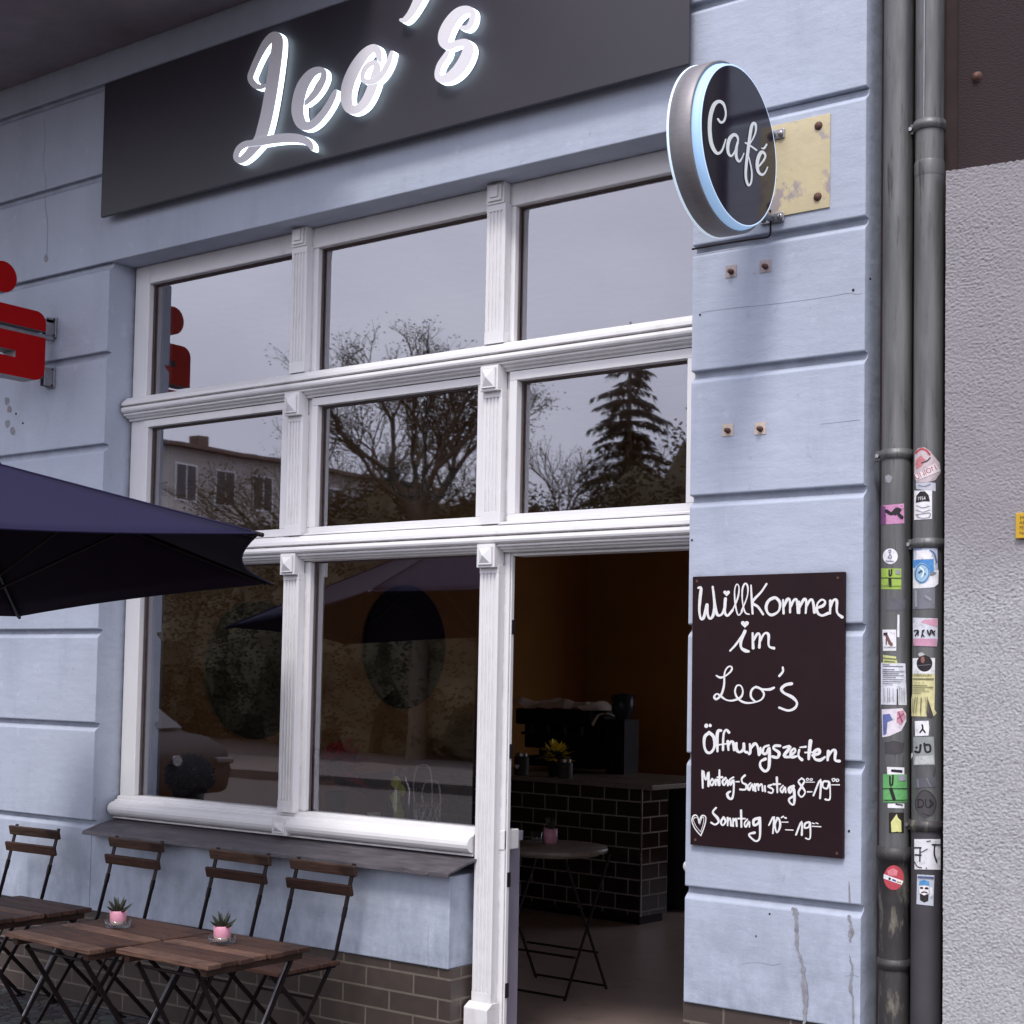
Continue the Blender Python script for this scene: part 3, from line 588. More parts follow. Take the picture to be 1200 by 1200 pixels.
def onc(x, y): q = Matrix.Rotation(ang, 2) @ Vector((x, y)); return Vector((A.x+q.x, A.y+q.y, cz))
# espresso machine under a cloth
bk = thing('back_counter', 'dark back counter behind the tiled counter carrying the coffee machine', 'counter', (A.x, A.y, 0)); bk.rotation_euler = (0, 0, ang)
b = MB(); b.box(-2.0, -.1, .72, 1.25, 0, .86); local('cupboard', b, 'pot', bk); b = MB(); b.box(-2.02, -.08, .70, 1.26, .8602, .8848); local('worktop', b, 'stone', bk, .004)
q = onc(-1.42, 1.0); q.z = .885; em = thing('coffee_machine', 'black espresso machine with cups on top half covered by a white cloth', 'coffee machine', q); em.rotation_euler = (0, 0, ang)
b = MB(); b.box(-.36, .36, -.05, .22, .16, .46); b.box(-.36, .36, -.16, .22, .03, .10); b.box(-.34, .34, .10, .22, .1, .16); b.box(-.36, .36, -.16, -.05, .34, .46); local('machine_body', b, 'black', em, .012)
for i in range(4): b = MB(); x = -.24+.16*i; b.lathe([(.032, .27), (.032, .34)], (x, -.10, 0), 12); b.tube([(x, -.10, .285), (x, -.22, .275)], .011); local('group_head', b, 'hinge', em)
for i in range(9):
    x = -.02+.045*i if i < 6 else .02+.06*(i-6); y = -.02 if i < 6 else .08
    b = MB(); b.lathe([(.014, .4605), (.021, .475), (.022, .515), (.019, .513), (.012, .468)], (x, y, 0), 10); local('cup', b, 'cloth', em)
b = MB(); n = 26; vs = []
for i in range(n+1):
    for j in range(6):
        x = -.42+.80*i/n; y = -.15+.34*j/5; z = .515+.018*math.sin(x*15+j)+.012*math.sin(x*31)-(.09*max(0, (x-.15)/.23)**2)-(.045+.02*math.sin(x*19) if j == 0 else 0)
        vs.append((x, y, z))
b.add(vs, [(i*6+j, i*6+j+1, (i+1)*6+j+1, (i+1)*6+j) for i in range(n) for j in range(5)], 0, True); local('cover_cloth', b, 'cloth', em)
def counter_thing(name, lab, cat, x, y, items):
    q = onc(x, y); q.z = .885 if y > .6 else .905; t = thing(name, lab, cat, q)
    for pn, fn, mt in items: bb = MB(); fn(bb); local(pn, bb, mt, t)
counter_thing('coffee_grinder', 'tall dark coffee grinder beside the espresso machine', 'grinder', -.93, 1.06, [('grinder_body', lambda b: b.box(-.08, .08, -.1, .1, 0, .40), 'black'), ('hopper', lambda b: b.lathe([(.05, .40), (.085, .46), (.09, .58), (.02, .59)], n=14), 'carglass')])
counter_thing('flower_pot', 'pot of yellow flowers on the tiled counter', 'flowers', -.80, .12, [('pot', lambda b: b.lathe([(.05, 0), (.07, .10), (.075, .11), (.06, .10)], n=18), 'black'), ('blossoms', lambda b: leafcluster(b, Vector((0, 0, .10)), 90, .11, .06), 'flower'), ('leaves', lambda b: leafcluster(b, Vector((0, 0, .09)), 40, .09, .06), 'leaf')])
for i, (x, y, h) in enumerate(((-1.06, .06, .12), (-.66, .04, .10))):
    counter_thing('glass_jar', ['jar with a small white heart at the left end of the counter', 'short jar beside the yellow flowers'][i], 'jar', x, y, [('jar_body', lambda b: b.lathe([(.05, 0), (.052, h), (.04, h+.01)], n=16), 'pot'), ('lid', lambda b: b.lathe([(.042, h+.0102), (.042, h+.03)], n=16), 'chrome')]+([('heart_mark', lambda b: patch(b, heart(0, .06, .02), lambda u, v, hh: Vector((u, -.0535, v*-1+.12)), 0), 'chalk')] if i == 0 else []))
sh = thing('back_shelf', 'dark shelf unit against the dim rear wall of the cafe', 'shelf', (-6.1, 6.6, 0))
b = MB(); b.box(-6.5, -4.9, 6.35, 6.78, 0, 1.0); obj('cupboard', b, 'pot', sh)
for z in (1.3, 1.6): b = MB(); b.box(-6.45, -4.9, 6.5, 6.78, z, z+.03); obj('shelf_board', b, 'wood', sh)
for i in range(9):
    x = -6.35+.16*i; z = 1.0002 if i % 3 == 0 else (1.3302 if i % 3 == 1 else 1.6302); h = .12+.06*((i*7) % 3)
    b = MB(); b.lathe([(.035, 0), (.036, h*.7), (.016, h*.85), (.016, h)], (x, 6.6, z), 12)
    tag(obj('bottle', b, ['carglass', 'pot', 'chrome'][i % 3]), 'small bottle on the dim back shelf', 'bottle', 'bottles on the back shelf')
# bistro table in the cafe
bt = thing('bistro_table', 'small round folding bistro table just inside the open door', 'table', (-4.45, 1.75, 0))
b = MB(); b.lathe([(.28, .70), (.285, .71), (.28, .725), (0, .725)], (-4.45, 1.75, 0), 36); b.lathe([(.0, .6995), (.24, .6995), (.24, .685), (.22, .685)], (-4.45, 1.75, 0), 36); obj('table_top', b, 'stone', bt)
for s_ in (-1, 1):
    for t_ in (-1, 1):
        b = MB(); b.bar((-4.45+.22*s_, 1.75+.20*t_, .685), (-4.45+.22*s_+.0, 1.75-.19*t_, 0), .013, .008, (1, 0, 0)); obj('leg', b, 'black', bt)
for t_ in (-1, 1):
    for o_, z_ in ((.19, .02), (.10, .2)): b = MB(); b.tube([(-4.67, 1.75+o_*t_, z_), (-4.23, 1.75+o_*t_, z_)], .006); obj('stretcher', b, 'black', bt)
q = WZ(645, 988, .7255); pp = thing('plant_pot', 'pale pink plant pot on the round table in the doorway', 'pot', q)
b = MB(); b.lathe([(.028, 0), (.036, .02), (.036, .075), (.031, .075), (.03, .06), (0, .06)], q, 20); obj('pot', b, 'pink', pp)
b = MB()
for i in range(12):
    a = i*2.4; d = Vector((math.cos(a)*.5, math.sin(a)*.5, 1)); o = q+Vector((0, 0, .058)); b.tube([o, o+d*.03, o+d*.06+Vector((0, 0, .012))], [.005, .006, .001], 5)
obj('succulent', b, 'succ', pp)
q = WZ(629, 987, .7255); b = MB(); b.lathe([(.022, 0), (.03, .055), (.027, .055), (.02, .006), (0, .006)], q, 18); tag(obj('drinking_glass', b, 'clear'), 'clear glass tumbler left of the pink pot in the doorway', 'glass')
# things on the window bench
q = W(394, 945, .305); q.z = BT; ps = thing('poinsettia', 'red poinsettia in a dark pot at the bottom left of the middle window', 'plant', q)
b = MB(); b.lathe([(.042, 0), (.055, .095), (.058, .10), (.05, .10), (.048, .085), (0, .085)], q, 18); obj('pot', b, 'pot', ps)
b = MB(); leafcluster(b, q+Vector((0, 0, .11)), 60, .12, .085); obj('leaves', b, 'leaf', ps)
b = MB(); leafcluster(b, q+Vector((0, 0, .15)), 70, .12, .10, 0, .5); obj('bracts', b, 'poin', ps)
q = W(467, 960, .305); q.z = BT; lj = thing('water_carafe', 'glass carafe with lemon slices inside the middle window', 'carafe', q)
b = MB(); b.lathe([(.045, 0), (.047, .13), (.030, .17), (.026, .22), (.029, .222), (.033, .17), (.05, .13), (.048, 0)], q, 20); obj('carafe_glass', b, 'clear', lj)
for i in range(5):
    o = q+Vector((.012*math.cos(i*2.3), .012*math.sin(i*2.3)-.01, .03+.032*i)); b = MB(); b.lathe([(.027, -.002), (.028, 0), (.027, .002)], o, 16, axis='y'); obj('lemon_slice', b, 'lemon', lj)
q = W(500, 962, .305); q.z = BT; wb = thing('wire_basket', 'glass pot basket with two looped wire handles beside the carafe', 'basket', q)
b = MB(); b.lathe([(.045, 0), (.055, .03), (.052, .075), (.048, .075), (.05, .03), (.04, .004), (0, .004)], q, 20); obj('glass_pot', b, 'clear', wb)
b = MB()
for k in range(14): a = 2*PI*k/14; b.tube([q+Vector((.056*math.cos(a+dz*6), .056*math.sin(a+dz*6), dz)) for dz in (0, .02, .04, .06, .078)], .0022, 5)
for zz in (.002, .078): b.tube([q+Vector((.056*math.cos(2*PI*k/20), .056*math.sin(2*PI*k/20), zz)) for k in range(20)], .003, 5, closed=True)
obj('wire_cage', b, 'wire', wb)
for s_, hh in ((-.028, .235), (.028, .17)):
    b = MB(); b.tube(smooth([q+Vector((-.045, s_, .075)), q+Vector((-.052, s_, hh*.7)), q+Vector((-.03, s_, hh)), q+Vector((.03, s_, hh)), q+Vector((.048, s_, hh*.7)), q+Vector((.05, s_, .075))]), .0035, 6); obj('handle', b, 'wire', wb)
q = W(438, 958, .305); q.z = BT; b = MB(); b.lathe([(.024, 0), (.03, .022), (.027, .022), (.02, .004), (0, .004)], q, 16); tag(obj('small_dish', b, 'white'), 'small white dish left of the carafe in the window', 'dish')
q = W(415, 945, .9); b = MB(); b.lathe([(0, .60), (.30, .60), (.31, .62), (.30, .64), (0, .64)], (q.x-.1, 1.3, .42), 30); b.tube([(q.x-.1, 1.3, 0.02), (q.x-.1, 1.3, 1.03)], .03); b.lathe([(.22, .0), (.2, .03), (.03, .04)], (q.x-.1, 1.3, .006), 24); tag(obj('round_table', b, 'mirror'), 'dark round pedestal table behind the carafe', 'table')
q = W(222, 920, .305); q.z = BT; bb = thing('boxwood_ball', 'clipped dark green boxwood ball inside the bottom left window', 'plant', q)
b = MB(); b.lathe([(.07, 0), (.085, .05), (.085, .06), (0, .06)], q, 18); obj('pot', b, 'pot', bb)
b = MB(); o = q+Vector((0, 0, .12))
for i in range(1500):
    d = Vector((random.gauss(0, 1), random.gauss(0, 1), random.gauss(0, 1))).normalized(); p = o+Vector((d.x*.15, d.y*.085, d.z*.10))*random.uniform(.75, 1.03)
    if p.z < BT+.02: continue
    t = Vector((random.gauss(0, 1), random.gauss(0, 1), random.gauss(0, 1))).normalized()*.014; s_ = d.cross(t).normalized()*.006
    b.add([p-t, p+s_, p+t, p-s_], [(0, 1, 2, 3)])
obj('foliage', b, 'hedge', bb)
# ceiling lamp
q = W(498, 573, 2.2); cl = thing('ceiling_lamp', 'dark ceiling lamp with curved arms and a silver cap inside the middle window', 'lamp', (q.x, q.y, q.z))
b = MB(); b.tube([q, (q.x, q.y, 3.7)], .008); b.lathe([(.05, 3.67), (.05, 3.699)], (q.x, q.y, 0), 14); obj('suspension_rod', b, 'black', cl)
for k in range(5):
    a = 2*PI*k/5+.3; d = Vector((math.cos(a), math.sin(a), 0)); b = MB()
    b.tube(smooth([q+Vector((0, 0, .02)), q+d*.08+Vector((0, 0, -.05)), q+d*.17+Vector((0, 0, -.03)), q+d*.2+Vector((0, 0, .03))]), .008); b.lathe([(.012, .03), (.05, .045), (.055, .11), (.05, .11)], q+d*.2, 12); obj('lamp_arm', b, 'black', cl)
b = MB(); b.lathe([(0, -.045), (.03, -.035), (.045, 0), (.03, .03), (0, .035)], q, 16); obj('silver_cap', b, 'chrome', cl)

# ------------------------------------------------------------------ shop sign "Leo's"
sg = thing('shop_sign', "long charcoal shop sign board with illuminated script lettering Leo's", 'sign', (-4.27, -.03, 3.74))
b = MB(); b.box(-5.888, -2.653, -.062, -.045, 3.742, 4.395); obj('panel', b, 'signboard', sg, bevel=.002)
for x in (-5.4, -4.3, -3.1):
    for z in (3.86, 4.28): b = MB(); b.box(x-.02, x+.02, -.0448, .002, z-.02, z+.02); obj('spacer', b, 'steel', sg)
YF = -.095
fs_ = lambda u, v, h: W(u, v, YF)+Vector((0, -.066-h-YF, 0))
zL = lambda q: [(260+x/6.667, 20+y/6.667, wd/6.667) for x, y, wd in q]
zE = lambda q: [(390+x/6.667, y/6.667, wd/6.667) for x, y, wd in q]
def letter(strokes, lab):
    b = MB()
    for s_ in strokes: stroke(b, s_, 5, fs_, 0, .028, 0, 1, step=6)
    return obj('letter', b, ['letter', 'led'], sg, label=lab)
letter([zL([(340, 535, 26), (300, 545, 38), (255, 530, 48), (222, 475, 48), (245, 400, 50), (290, 300, 52), (340, 210, 62), (395, 155, 72), (432, 165, 84), (432, 240, 92), (420, 340, 95), (400, 480, 98), (378, 620, 98), (352, 760, 98), (325, 870, 98), (298, 950, 90), (250, 1020, 78), (190, 1090, 62), (140, 1118, 54), (112, 1090, 46), (135, 1030, 50), (185, 995, 52), (240, 985, 50), (310, 972, 64), (400, 955, 70), (500, 945, 72), (590, 948, 68), (650, 965, 60), (690, 995, 48), (705, 1030, 28)])], 'letter L')
letter([zL([(650, 672, 36), (700, 625, 50), (750, 560, 56), (790, 480, 52), (792, 425, 44), (750, 415, 56), (690, 450, 76), (630, 540, 92), (598, 650, 96), (592, 750, 94), (620, 830, 84), (670, 852, 66), (730, 820, 60), (790, 755, 56), (840, 680, 52), (875, 610, 44), (888, 580, 30)])], 'letter e')
letter([zE([(365, 470, 40), (350, 400, 56), (315, 375, 62), (250, 420, 78), (180, 520, 92), (125, 640, 96), (105, 750, 92), (125, 840, 80), (185, 855, 66), (250, 800, 70), (300, 700, 74), (330, 600, 70), (345, 520, 56), (318, 490, 44), (265, 520, 44), (235, 580, 40), (240, 625, 40), (285, 640, 44), (345, 620, 46), (400, 560, 44), (440, 480, 42), (462, 410, 30)])], 'letter o')
letter([zE([(530, 155, 26), (560, 155, 46), (600, 115, 54), (645, 40, 66), (690, -60, 84), (710, -140, 90)])], 'apostrophe')
letter([zE([(1005, 215, 34), (1050, 215, 44), (1085, 165, 46), (1090, 95, 46), (1045, 75, 62), (980, 100, 80), (915, 175, 92), (872, 265, 96), (868, 330, 80), (905, 360, 60), (970, 340, 52), (1035, 335, 64), (1060, 380, 84), (1035, 460, 92), (980, 545, 90), (910, 605, 76), (845, 618, 60), (818, 585, 46), (835, 510, 44), (880, 440, 42), (900, 405, 30)])], 'letter s')
# ------------------------------------------------------------------ projecting disc "Café"
X0 = W(906, 255, 0).x
dc = WX(857, 173.5, X0+.055); R0 = .268
cs = thing('projecting_sign', 'round double sided light box sign reading Café jutting out from the blue pier', 'sign', (X0, 0, dc.z))
xf = X0+.055
cl_ = WX(808.3, 173, xf).y; cr2 = WX(905.8, 178, xf).y; yc = (cl_+cr2)/2; R0 = abs(cr2-cl_)/2
zt_ = WX(850, 69.8, xf).z; zb_ = WX(864, 272.5, xf).z; zc = (zt_+zb_)/2; R0 = (R0+abs(zt_-zb_)/2)/2
XR = X0-.024; XF2 = X0+.080; RF = R0*.915
b = MB(); b.lathe([(R0-.05, XR-X0), (R0, XR-X0), (R0, .05), (R0-.005, .054), (R0-.010, .050)], (X0, yc, zc), 72, axis='x'); obj('casing', b, 'alu', cs)
b = MB(); b.lathe([(R0-.0102, .046), (R0-.012, .060), (RF+.006, .0785), (RF, .080)], (X0, yc, zc), 72, axis='x'); b.f = b.f[:72*3]; b.mi = b.mi[:72*3]; b.sm = b.sm[:72*3]; obj('light_ring', b, 'ring', cs)
b = MB(); b.add([(XF2, yc+RF*math.cos(2*PI*k/72), zc+RF*math.sin(2*PI*k/72)) for k in range(72)], [list(range(72))]); obj('face', b, 'discface', cs)
b = MB(); b.add([(XR-.02, yc+RF*math.cos(2*PI*k/72), zc+RF*math.sin(2*PI*k/72)) for k in range(72)], [list(range(72))]); obj('face', b, 'discface', cs)
b = MB(); b.lathe([(R0-.004, XR-X0), (RF, -.0438)], (X0, yc, zc), 72, axis='x'); b.f = b.f[:72]; b.mi = b.mi[:72]; b.sm = b.sm[:72]; obj('light_ring', b, 'ring', cs)
b = MB(); b.tube([(XR-.003, yc+(R0-.003)*math.cos(2*PI*k/72), zc+(R0-.003)*math.sin(2*PI*k/72)) for k in range(72)], .0055, 8, closed=True); obj('glowing_edge', b, 'ringedge', cs)
b = MB(); b.tube([(XF2-.001, yc+(RF+.003)*math.cos(2*PI*k/72), zc+(RF+.002)*math.sin(2*PI*k/72)) for k in range(72)], .0014, 8, closed=True); obj('glowing_edge', b, 'ringedge', cs)
xt = XF2+.0006
fd = lambda u, v, h: WX(u, v, xt)+Vector((h, 0, 0))
zC = lambda q: [(815+x/9.23, 100+y/9.23, wd/9.23) for x, y, wd in q]
b = MB()
for s_ in ([(240, 365, 22), (272, 402, 26), (308, 380, 24), (324, 300, 20), (300, 205, 30), (248, 175, 36), (195, 215, 44), (157, 330, 44), (148, 480, 42), (163, 620, 42), (200, 708, 38), (238, 738, 30), (282, 700, 22), (320, 585, 14)],
           [(458, 600, 20), (448, 555, 28), (410, 535, 36), (365, 580, 40), (345, 660, 36), (352, 735, 30), (382, 765, 24), (420, 715, 18), (455, 620, 18)], [(455, 610, 22), (438, 700, 32), (440, 780, 30), (468, 825, 24), (500, 785, 16), (520, 735, 12)],
           [(575, 650, 12), (620, 575, 16), (648, 500, 20), (648, 430, 26), (624, 410, 30), (600, 455, 34), (580, 580, 34), (560, 730, 34), (542, 880, 30), (540, 1000, 26), (565, 1080, 26), (595, 1050, 20), (603, 950, 18), (585, 840, 14), (562, 750, 12)], [(538, 622, 18), (585, 650, 20), (658, 702, 18)],
           [(680, 880, 18), (735, 810, 22), (752, 755, 22), (716, 722, 36), (682, 765, 38), (663, 850, 36), (675, 935, 32), (715, 968, 26), (748, 942, 18), (774, 886, 14)], [(712, 678, 10), (738, 682, 22), (766, 640, 20)]): stroke(b, zC(s_), 3, fd, 0, .0008, step=6)
obj('lettering', b, 'paperwhite', cs, label='script word Café in white')
for v in (159, 256):
    q = W(910, v, 0); z = q.z; b = MB(); b.tube([(X0, -.012, z), (X0, yc+math.sqrt(max(.0001, R0**2-(z-zc)**2))-.02, z)], .014, 12); obj('bracket_arm', b, 'steel', cs)
    b = MB(); b.box(X0-.045, X0+.045, -.012, -.0052, z-.017, z+.017); bp_ = obj('bracket_plate', b, 'steel', cs, bevel=.004)
    for s_ in (-1, 1): b = MB(); b.lathe([(0, -.0215), (.007, -.0215), (.011, -.019), (.011, -.012)], (X0+s_*.032, 0, z), 6, axis='y'); obj('bolt', b, 'chrome', bp_)
b = MB(); b.tube(smooth([W(902.5, 246, -.03), W(903, 262, -.016), W(902.5, 274, -.008), W(898, 278, -.006), W(880, 280.5, -.006), W(845, 286, -.006), W(811, 292, -.006)], 5), .0035, 6); obj('cable', b, 'black', cs)
# brass plate
q0, q1 = W(880, 148, 0), W(972, 135, 0)
z1 = W(973, 133, 0).z; z0 = W(973, 243, 0).z; x1 = W(973, 190, 0).x; x0 = x1-.44
bpz = thing('brass_plate', 'worn brass plate bolted to the pier behind the round sign', 'plate', (x0, 0, z0))
b = MB(); b.box(x0, x1, -.005, .001, z0, z1); obj('plate', b, 'brass', bpz, bevel=.001)
for u, v in ((960, 148), (959, 231)): q = W(u, v, 0); b = MB(); b.lathe([(.0, -.014), (.011, -.013), (.015, -.006), (.015, -.005)], (q.x, 0, q.z), 10, axis='y'); obj('bolt', b, 'rust', bpz)
# wall anchors
for i, (u, v, lab) in enumerate(((857, 318, 'left of the upper pair of rusty wall anchors below the round sign'), (897, 312, 'right of the upper pair of rusty wall anchors below the round sign'), (853, 504, 'left of the lower pair of wall anchors on pale squares'), (891, 502, 'right of the lower pair of wall anchors on pale squares'))):
    q = W(u, v, 0); a = thing('wall_anchor', lab, 'wall anchor', (q.x, 0, q.z), 'wall anchors on the blue pier'); s_ = .021
    b = MB(); b.box(q.x-s_, q.x+s_, -.0025, .001, q.z-s_, q.z+s_); obj('base_patch', b, mat('anchor_patch%d' % i, (.42, .36, .36) if i < 2 else (.62, .52, .44), .8, var=.25, scale=50), a)
    b = MB(); b.lathe([(0, -.022), (.008, -.020), (.010, -.002)], (q.x+.003, 0, q.z-.003), 10, axis='y'); obj('bolt', b, 'rust', a)

# ------------------------------------------------------------------ chalkboard
cb = thing('chalkboard', 'dark chalkboard with white handwritten opening hours on the blue pier', 'board', (-2.35, 0, 1.01))
b = MB(); b.add([(x, y, z) for y in (-.017, -.001) for x, z in ((-2.6325, 1.010), (-2.069, 1.010), (-2.070, 1.937), (-2.636, 1.935))], [(0, 1, 2, 3), (7, 6, 5, 4), (0, 4, 5, 1), (1, 5, 6, 2), (2, 6, 7, 3), (3, 7, 4, 0)])
obj('panel', b, 'board', cb, bevel=.002)
fb = lambda u, v, h: W(u, v, -.0172)+Vector((0, -h, 0))
def chalk(name, oy, strokes, wd, lab, fills=()):
    b = MB(); k = 1200/190
    for s_ in strokes:
        w_ = wd
        if s_ and isinstance(s_[0], (int, float)): w_ = s_[0]; s_ = s_[1:]
        stroke(b, [(805+x/k, oy+y/k, w_/k*(1+.22*math.sin(i*1.7+x*.05))) for i, (x, y) in enumerate(s_)], 3, fb, 0, .0006)
    for cx, cy, sz in fills: patch(b, heart(805+cx/k, oy+cy/k, sz/k), fb, .0011)
    obj(name, b, 'chalk', cb, label=lab)
chalk('lettering', 670, [[(85, 120), (105, 122), (98, 200), (93, 290), (105, 348), (127, 335), (145, 245)], [(150, 245), (153, 310), (170, 347), (195, 322), (203, 240), (192, 112)], [(195, 140), (210, 250), (224, 315), (252, 320), (278, 280), (287, 205)], [(286, 200), (280, 290), (300, 326), (338, 285)],
    [11, (335, 290), (375, 200), (387, 120), (370, 92), (354, 140), (360, 250), (382, 322), (412, 290)], [11, (405, 290), (445, 190), (452, 115), (432, 87), (412, 130), (412, 220), (432, 300), (462, 315)], [14, (475, 100), (480, 200), (487, 310)], [(590, 90), (550, 150), (485, 225), (525, 258), (565, 315)],
    [(650, 192), (605, 215), (587, 262), (600, 305), (632, 320), (680, 290), (690, 230), (655, 192), (615, 205)], [(712, 210), (716, 308)], [(716, 265), (742, 207), (762, 212), (764, 300)], [(768, 255), (795, 207), (815, 215), (824, 302)], [(832, 222), (832, 305)], [(836, 262), (865, 207), (884, 216), (880, 305)], [(886, 252), (915, 207), (934, 222), (945, 300)],
    [(958, 268), (1008, 252), (1024, 222), (998, 207), (965, 242), (967, 300), (1000, 324), (1046, 308)], [(1062, 215), (1060, 310)], [(1062, 262), (1085, 212), (1110, 216), (1112, 300), (1150, 336)]], 19, 'Willkommen in white chalk', [(295, 158, 25)])
chalk('lettering', 670, [[14, (320, 585), (370, 530), (430, 440)], [22, (430, 440), (402, 510), (402, 560), (430, 583), (458, 590)], [(487, 455), (491, 565)], [(491, 515), (520, 462), (540, 470), (537, 560)], [(541, 512), (575, 457), (605, 467), (607, 548), (645, 566)]], 18, 'im in white chalk', [(430, 387, 30)])
chalk('lettering', 760, [[14, (218, 200), (250, 215), (290, 200), (330, 162), (330, 135), (305, 137), (280, 180), (276, 270), (256, 340), (220, 375), (203, 358), (222, 335), (252, 352), (292, 380), (340, 385), (398, 362), (416, 320), (402, 277), (372, 275), (358, 320), (380, 370), (430, 400), (490, 400), (550, 380), (573, 340), (552, 302), (512, 285), (480, 312), (478, 360), (512, 395)],
    [18, (512, 285), (560, 301), (610, 303), (645, 290)], [18, (710, 140), (711, 170), (685, 203)], [20, (775, 260), (730, 270), (700, 300), (722, 330), (780, 360), (815, 400), (800, 440), (750, 459), (685, 437)]], 14, "Leo's in white chalk")
chalk('lettering', 840, [[26, (144, 68), (145, 64)], [22, (173, 64), (172, 60)], [(165, 118), (132, 150), (130, 220), (150, 262), (180, 262), (205, 220), (200, 150), (165, 116)], [(252, 102), (232, 105), (224, 150), (227, 255)], [(312, 116), (292, 97), (272, 130), (268, 245)], [13, (205, 212), (290, 200)], [(303, 182), (308, 245)], [(308, 208), (327, 182), (345, 197), (350, 246)],
    [(367, 195), (367, 240), (390, 262), (420, 240), (422, 200)], [(422, 210), (428, 255), (444, 262)], [(466, 202), (470, 255), (462, 272)], [(470, 240), (500, 200), (522, 215), (535, 280)], [(540, 270), (545, 230)], [(606, 212), (572, 225), (562, 265), (588, 272), (610, 228), (612, 300), (606, 380), (577, 402), (546, 370), (547, 332), (582, 312)],
    [(690, 215), (652, 215), (642, 235), (682, 265), (672, 300), (635, 295)], [(715, 228), (765, 222), (720, 288), (762, 298)], [(768, 285), (802, 258), (795, 235), (770, 260), (777, 297), (812, 292)], [(832, 245), (826, 290), (852, 318)], [13, (838, 226), (880, 222)], [24, (915, 180), (906, 260), (902, 312)], [14, (875, 264), (948, 262)],
    [(932, 285), (980, 270), (976, 242), (942, 262), (947, 310), (987, 320), (1022, 298)], [(1047, 255), (1042, 320)], [(1045, 290), (1080, 247), (1100, 257), (1097, 318), (1130, 328)]], 20, 'Öffnungszeiten in white chalk')
chalk('lettering', 895, [[(118, 178), (117, 48), (140, 122), (160, 60), (160, 165)], [(187, 112), (172, 140), (186, 160), (201, 132), (187, 112)], [(212, 115), (214, 157)], [(214, 132), (228, 116), (236, 157)], [(241, 47), (241, 157)], [(226, 100), (262, 100)], [(287, 106), (264, 130), (276, 160), (300, 120), (304, 160)], [17, (345, 100), (317, 120), (322, 155), (345, 120), (347, 200), (335, 257), (310, 252), (300, 222), (322, 205)], [10, (362, 133), (386, 133)],
    [(430, 86), (407, 110), (412, 140), (440, 157), (434, 190), (395, 190)], [(472, 142), (452, 165), (461, 195), (485, 150), (491, 195)], [(502, 150), (507, 200)], [(507, 168), (525, 149), (531, 195)], [(535, 165), (555, 151), (562, 200)], [(577, 165), (580, 205)], [(625, 157), (602, 167), (638, 190), (630, 216), (604, 210)], [(666, 102), (670, 212)], [(640, 152), (692, 150)], [(712, 162), (692, 187), (706, 212), (726, 172), (732, 212)],
    [18, (790, 166), (757, 182), (762, 217), (790, 182), (797, 260), (790, 302), (765, 290), (757, 262), (792, 240)], [(850, 107), (826, 132), (850, 167), (876, 210), (850, 246), (826, 216), (850, 167), (871, 127), (850, 107)], [6, (890, 108), (884, 118), (896, 124), (903, 112), (890, 108)], [6, (918, 110), (910, 119), (922, 126), (930, 114), (918, 110)], [7, (880, 136), (945, 136)], [10, (893, 208), (926, 208)], [13, (937, 235), (990, 116), (986, 255)], [13, (1050, 132), (1012, 132), (1007, 172), (1040, 182), (1056, 136), (1062, 222), (1055, 266), (1025, 263)],
    [8, (1074, 113), (1083, 131), (1098, 120), (1092, 110), (1074, 113)], [8, (1106, 116), (1108, 131), (1124, 126), (1120, 113), (1106, 116)], [7, (1070, 156), (1130, 156)]], 15, 'Montag - Samstag 8 to 19 in white chalk')
chalk('lettering', 895, [[18, (216, 326), (192, 360), (226, 400), (235, 430), (210, 450), (180, 435)], [(272, 396), (252, 430), (266, 456), (287, 426), (272, 396)], [(302, 400), (302, 457)], [(302, 427), (320, 402), (328, 457)], [(342, 405), (343, 462)], [(343, 432), (362, 406), (370, 462)], [(401, 346), (404, 467)], [(380, 406), (432, 406)], [(447, 412), (427, 440), (437, 468), (461, 427), (464, 467)], [18, (540, 402), (497, 415), (497, 455), (530, 440), (541, 412), (541, 540), (516, 573), (480, 552), (461, 522), (502, 510)],
    [(607, 455), (645, 392), (637, 515)], [(672, 402), (652, 450), (667, 510), (691, 460), (682, 406), (666, 400)], [12, (700, 398), (714, 390)], [12, (722, 398), (734, 402)], [7, (700, 432), (748, 432)], [9, (730, 489), (786, 491)], [13, (808, 525), (850, 427), (851, 527)], [13, (905, 432), (877, 442), (872, 475), (905, 466), (912, 432), (913, 550), (880, 551)], [9, (930, 440), (945, 444)], [9, (955, 438), (970, 443)], [7, (928, 463), (992, 466)]], 14, 'Sonntag 10 to 19 in white chalk')
chalk('heart_drawing', 895, [[10, (88, 438), (110, 386), (140, 394), (134, 450), (106, 528)], [10, (104, 532), (62, 482), (38, 425), (50, 385), (76, 386), (92, 436)], [5, (96, 448), (112, 400), (126, 402), (120, 450), (102, 505)], [5, (98, 500), (70, 465), (50, 420), (60, 398), (74, 400)]], 9, 'outlined chalk heart')
for u, v in ((817, 681), (982, 677), (815, 984), (981, 1000)): b = MB(); patch(b, circ(u, v, 1.5, 1.7, 10), fb, .0012); obj('screw', b, 'rust', cb)

